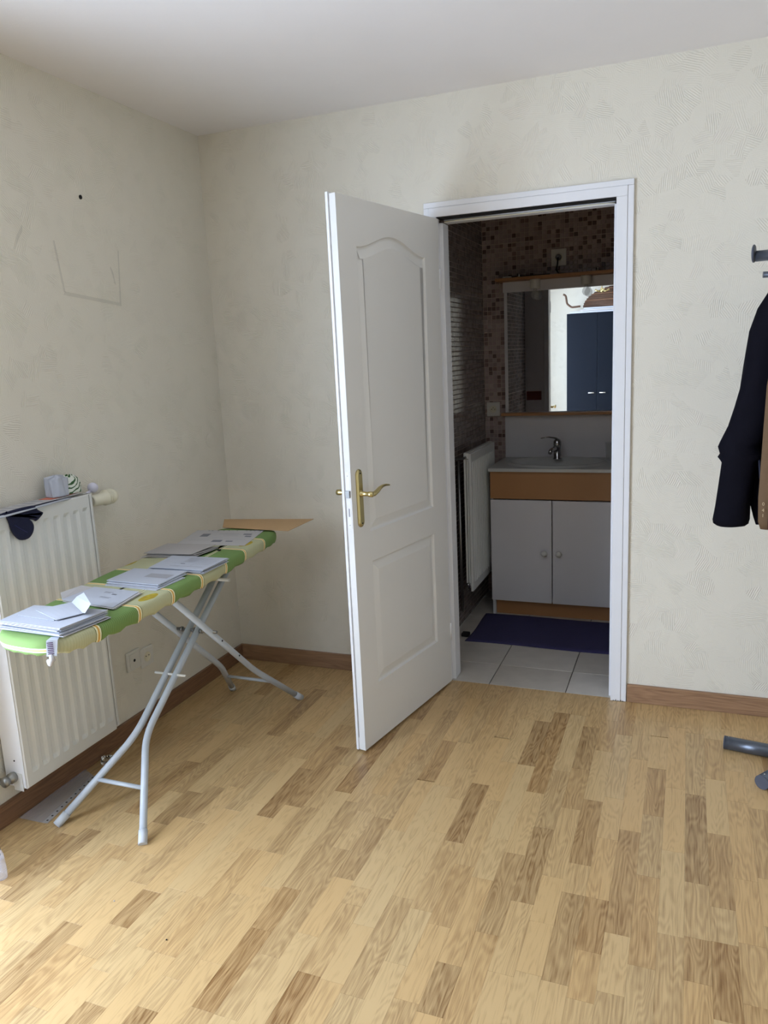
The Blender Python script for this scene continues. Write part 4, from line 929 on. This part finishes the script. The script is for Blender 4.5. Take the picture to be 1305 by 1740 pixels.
o = lump(0.020, 0.022, 0.028, 12, nx=14, nz=6, fold=0.2).build('crumpled_cap', M['glass']); o.location = (0.050, -1.085, 0.0004); tag(o, 'small clear crumpled plastic cap on the floor by the baseboard', 'cap')
# clear bag with black and white band, at the left edge of the picture
bag = empty('plastic_bag', (0.155, -1.742, 0)); tag(bag, 'clear plastic bag with black and white print standing at the left edge', 'bag')
def ringr(w, d, z, dx=0, dy=0, wob=0):
    out = []
    for k in range(24):
        a = 2 * pi * k / 24; sq = (abs(cos(a)) ** 4 + abs(sin(a)) ** 4) ** (-0.25); out.append((dx + w * sq * cos(a) * (1 + wob * sin(5 * a)), dy + d * sq * sin(a) * (1 + wob * cos(4 * a)), z))
    return out
MB().loft([ringr(0.076, 0.018, 0.0005), ringr(0.078, 0.019, 0.03), ringr(0.075, 0.018, 0.066)], True).build('bag_base', M['bag'], bag)
MB().loft([ringr(0.075, 0.018, 0.067, wob=0.0), ringr(0.073, 0.017, 0.08, wob=.02), ringr(0.068, 0.015, 0.10, -.006, wob=.05), ringr(0.060, 0.013, 0.13, -.014, wob=.06), ringr(0.048, 0.010, 0.17, -.024, wob=.1)], True).build('printed_band', M['bag'], bag)
bm_ = M['dark']; b = MB(); rr = random.Random(2)
for k in range(26):
    a = rr.uniform(-1.9, 0.4) if k % 2 else rr.uniform(-0.5, 0.3); z = rr.uniform(0.07, 0.165); t = (z - 0.067) / 0.093; w = 0.075 - 0.024 * t; d = 0.018 - 0.007 * t; dx = -0.022 * t
    sq = (abs(cos(a)) ** 4 + abs(sin(a)) ** 4) ** (-0.25); c = Vector((dx + w * sq * cos(a) * 1.03, d * sq * sin(a) * 1.03, z)); nrm = Vector((cos(a), sin(a), 0.2))
    b.lathe([(rr.uniform(.004, .008), 0), (0.003, 0.0012)], c, nrm, 6)
b.build('black_print', bm_, bag)
# a few crumbs on the floor
for (x, y), s_, lb in (((0.62, -1.72), 0.0022, 'tiny pale crumb on the floor in front of the board'), ((0.86, -1.80), 0.0026, 'tiny dark crumb on the floor left of centre')):
    o = MB().lathe([(s_ * .6, 0), (s_, s_ * .5), (s_ * .5, s_)], (x, y, 0.0003), n=7).build('crumb', M['dark'] if 'dark' in lb else M['paper']); tag(o, lb, 'crumb')

# ------------------------------------------------------------------ coat rack and coats (right edge)
cr = empty('coat_rack', (2.535, -0.365, 0)); co = Vector((2.535, -0.365, 0)); tag(cr, 'grey tubular coat stand at the right edge', 'coat rack')
b = MB(); b.tube([(0, 0, 0.02), (0, 0, 1.85)], 0.022, 20); b.lathe([(0.035, 0.0), (0.035, 0.05), (0.024, 0.055)], n=20); b.lathe([(0.024, 1.85), (0.026, 1.86), (0.020, 1.875), (0.003, 1.882)], n=20); b.build('pole', M['rack'], cr)
a1 = math.atan2(-0.322 + 0.365, 2.282 - 2.535); a2 = math.atan2(-0.591 + 0.365, 2.372 - 2.535)
angs = [a1, a2, a2 + 1.2, a2 + 2.4, a1 - 1.25]
for i, a in enumerate(angs):
    L = 0.262 if i < 3 else 0.24
    d = Vector((cos(a), sin(a), 0)); b = MB(); b.tube([d * 0.030 + Vector((0, 0, 0.0255)), d * L + Vector((0, 0, 0.0255))], 0.0245, 20); f_t = b.build('foot', M['rack'], cr)
    b = MB(); b.tube([d * L + Vector((0, 0, 0.0255)), d * (L + 0.004) + Vector((0, 0, 0.0255))], 0.0248, 20); b.build('end_cap', M['rackcap'], f_t)
    b = MB(); b.lathe([(0.003, 0), (0.003, 0.002), (0.001, 0.003)], d * (L - 0.012) + Vector((0, 0, 0.0498)), n=8); b.build('screw', M['chrome'], f_t)
for i, a in enumerate([a1 - 0.05, a2 - 0.02, a1 + 2.4, a1 + 3.6]):
    d = Vector((cos(a), sin(a), 0)); z = 1.760; b = MB(); b.tube([d * 0.015 + Vector((0, 0, z)), d * 0.235 + Vector((0, 0, z))], 0.0175, 18); hk = b.build('hook_arm', M['rack'], cr)
    b = MB(); c = d * 0.238 + Vector((0, 0, z + 0.009)); b.lathe([(0.026, 0), (0.0285, 0.002), (0.0285, 0.006), (0.024, 0.008)], c, d, 24, 1.0, 1.0); b.build('end_disc', M['rackcap'], hk)
b = MB()
for a in (a1 + 0.25, a2): b.tube([Vector((0, 0, 1.69)) + Vector((cos(a), sin(a), 0)) * 0.015, Vector((0, 0, 1.695)) + Vector((cos(a), sin(a), 0)) * 0.212], [0.008, 0.010], 10)
b.build('small_peg', M['rack'], cr)

# navy coat: sleeve tube + body
def ellr(cx, cy, w, d, z, n=28, tw=0.0, wr=0.0, ph=0.0, sk=0.0):
    out = []
    for k in range(n):
        a = 2 * pi * k / n; f = 1 + wr * sin(4 * a + ph) + 0.6 * wr * sin(7 * a + 2 * ph)
        x, y = w * f * cos(a), d * f * sin(a); out.append((cx + x * cos(tw) - y * sin(tw), cy + x * sin(tw) + y * cos(tw), z + sk * cos(a)))
    return out
ct = empty('navy_coat', (2.46, -0.40, 0.9)); cto = Vector((2.46, -0.40, 0.9)); tag(ct, 'dark navy coat hanging on the coat stand at the right edge', 'coat')
sec = [(2.445, 0.050, 1.690), (2.405, 0.062, 1.650), (2.378, 0.068, 1.59), (2.356, 0.068, 1.52), (2.343, 0.068, 1.42), (2.332, 0.068, 1.34), (2.318, 0.066, 1.28), (2.302, 0.066, 1.22), (2.284, 0.070, 1.168), (2.274, 0.064, 1.152), (2.280, 0.064, 1.128), (2.280, 0.072, 1.116), (2.276, 0.057, 1.100), (2.268, 0.055, 1.02), (2.260, 0.054, 0.95), (2.256, 0.056, 0.905), (2.257, 0.053, 0.892), (2.258, 0.044, 0.884)]
b = MB(); b.loft([ellr(x, -0.455, w, min(0.05, w * 0.75), z, wr=0.03, ph=i * 0.9, sk=0.002) for i, (x, w, z) in enumerate(sec)], True); b.xf(lambda v: v - cto); b.build('sleeve', M['coat'], ct)
sec = [(2.52, 0.05, 1.73), (2.50, 0.105, 1.70), (2.49, 0.135, 1.63), (2.49, 0.150, 1.55), (2.49, 0.155, 1.40), (2.49, 0.150, 1.25), (2.490, 0.150, 1.10), (2.485, 0.152, 1.0), (2.482, 0.150, 0.95)]
b = MB(); b.loft([ellr(x, -0.462, w, 0.055, z, 40, wr=0.05, ph=i * 0.5) for i, (x, w, z) in enumerate(sec)], True); b.xf(lambda v: v - cto); b.build('coat_body', M['coat'], ct)
# pointed hem corner of the coat
b = MB(); b.loft([ellr(2.350, -0.425, 0.040, 0.022, 1.16), ellr(2.346, -0.43, 0.036, 0.02, 1.03), ellr(2.340, -0.43, 0.026, 0.016, 0.955), ellr(2.338, -0.432, 0.012, 0.010, 0.91), ellr(2.339, -0.434, 0.005, 0.005, 0.885)], True); b.xf(lambda v: v - cto); b.build('hem_corner', M['coat'], ct)
b = MB(); b.tube([Vector((2.330, -0.480, 1.13)) - cto, Vector((2.338, -0.478, 1.05)) - cto, Vector((2.36, -0.470, 1.00)) - cto, Vector((2.38, -0.455, 0.98)) - cto], 0.004, 8); b.build('pocket_seam', mat('navy_satin', srgb(14, 16, 38), 0.6), ct)
# brown suede garment in front of it, mostly outside the frame
bc = empty('brown_coat', (2.48, -0.51, 0.9)); bo2 = Vector((2.48, -0.51, 0.9)); tag(bc, 'brown suede garment edge with small pale lettering, hanging at right edge', 'coat')
sec = [(2.515, 0.100, 1.60), (2.500, 0.130, 1.50), (2.490, 0.138, 1.35), (2.487, 0.138, 1.22), (2.484, 0.137, 1.10), (2.482, 0.137, 1.0), (2.482, 0.134, 0.92), (2.484, 0.128, 0.895)]
b = MB(); b.loft([ellr(x - 0.015, -0.548, w, 0.022, z, 36, wr=0.012, ph=i * 0.3) for i, (x, w, z) in enumerate(sec)], True); b.xf(lambda v: v - bo2); b.build('garment_front', M['brown'], bc)
b = MB(); b.tube([Vector((2.362, -0.567, 0.985)) - bo2, Vector((2.362, -0.567, 0.90)) - bo2], 0.0045, 8); b.build('lining_edge', M['brown2'], bc)
for tx, z in (('0', 0.975), ('4', 0.955), ('1', 0.938)):
    cu = D.curves.new('lettering', 'FONT'); cu.body = tx; cu.size = 0.015; cu.extrude = 0.0002
    tmp = D.objects.new('tmp', cu); COL.objects.link(tmp); lm_ = D.meshes.new_from_object(tmp); D.objects.remove(tmp)
    lm_.materials.clear(); lm_.materials.append(mat('pale_stitching', srgb(176, 156, 122), 0.7))
    to = D.objects.new('lettering', lm_); COL.objects.link(to); to.parent = bc; to.location = Vector((2.3395, -0.5635, z)) - bo2; to.rotation_euler = (pi / 2, 0, -0.35)

# ------------------------------------------------------------------ rear of the room, seen only in the mirror
WF = -3.88
wd = empty('wardrobe', (1.22, -4.18, 0)); wo = Vector((1.22, -4.18, 0)); tag(wd, 'dark navy wardrobe with small white bar handles, reflected in the mirror', 'wardrobe')
def wb(name, m, *bx):
    b = MB()
    for q in bx: b.bbox(*q, 0.0015)
    b.xf(lambda v: v - wo); return b.build(name, m, wd)
wb('carcass', M['wardrobe'], (0.700, 1.760, RY + 0.02, WF - 0.020, 0.0, 1.900))
for x0, x1, h0, h1 in ((0.700, 1.062, 0.962, 1.030), (1.066, 1.412, 1.096, 1.166), (1.416, 1.760, 1.44, 1.51)):
    d_ = wb('door', M['wardrobe'], (x0, x1, WF - 0.0195, WF, 0.06, 1.897))
    b = MB(); b.tube([(h0 - wo.x, WF + 0.018 - wo.y, 0.940), (h1 - wo.x, WF + 0.018 - wo.y, 0.940)], 0.006, 8); b.tube([(h0 + .006 - wo.x, WF - wo.y, 0.94), (h0 + .006 - wo.x, WF + .018 - wo.y, 0.94)], 0.004, 8); b.tube([(h1 - .006 - wo.x, WF - wo.y, 0.94), (h1 - .006 - wo.x, WF + .018 - wo.y, 0.94)], 0.004, 8); b.build('handle', M['plastic'], d_)
for k, (x0, x1, y0, y1, mm, lb) in enumerate(((0.74, 1.50, -4.30, WF + 0.02, 'paper', 'white papers lowest in the stack on the wardrobe'), (0.86, 1.52, -4.28, WF + 0.015, 'paper2', 'second white folder in the stack on the wardrobe'), (0.90, 1.50, -4.28, WF + 0.01, 'paper', 'topmost white folder in the stack on the wardrobe'))):
    o = MB().bbox(x0, x1, y0, y1, 1.9005 + k * 0.021, 1.9205 + k * 0.021, 0.003).build('paper_stack', M[mm]); tag(o, lb, 'papers')
bk = empty('wicker_basket', (1.33, -4.10, 1.964)); tag(bk, 'upturned brown wicker basket on the papers on the wardrobe', 'basket')
b = MB(); pr = [(0.46 * cos(t), 0.25 * sin(t)) for t in [k * pi / 2 / 14 for k in range(14)]] + [(0.01, 0.25)]
pr2 = []
for i, (r, z) in enumerate(pr): pr2 += [(r + 0.006 * (i % 2), z)]
b.lathe(pr2, sy=0.5, n=32); b.build('woven_body', M['wicker'], bk)
for i in range(1, 13):
    t = i * pi / 2 / 14; ringp = [(0.464 * cos(t) * cos(a), 0.235 * cos(t) * sin(a), 0.253 * sin(t)) for a in [2 * pi * k / 32 for k in range(33)]]
    MB().tube(ringp, 0.005, 5, False).build('wicker_band', M['wicker_l'] if i % 3 == 0 else M['wicker'], bk)
cn = MB().tube(smooth_path([(0.655, WF - 0.02, 2.135), (0.685, WF - 0.02, 2.12), (0.70, WF - 0.02, 2.02), (0.755, WF - 0.02, 1.975), (0.83, WF - 0.02, 1.980), (0.86, WF - 0.02, 1.982)], 5, 0.02), 0.012, 10).build('walking_cane', M['wicker']); tag(cn, 'dark cane with a curved handle lying on the wardrobe papers', 'cane')
lm = empty('pendant_lamp', (1.125, -3.75, H)); tag(lm, 'small brass lamp arms in front of the basket, seen in the mirror', 'lamp')
b = MB(); b.tube([(0, 0, 0), (0, 0, -0.36)], 0.006, 8); b.lathe([(0.05, 0), (0.045, -0.02), (0.01, -0.035)], n=20); b.lathe([(0.004, -0.34), (0.02, -0.355), (0.018, -0.385), (0.004, -0.40)], n=14)
for k in range(5):
    a = 2 * pi * k / 5; b.tube([(0, 0, -0.37), (0.04 * cos(a), 0.04 * sin(a), -0.385), (0.085 * cos(a), 0.085 * sin(a), -0.365)], [0.006, 0.007, 0.011], 8)
b.build('brass_arms', M['brass'], lm)
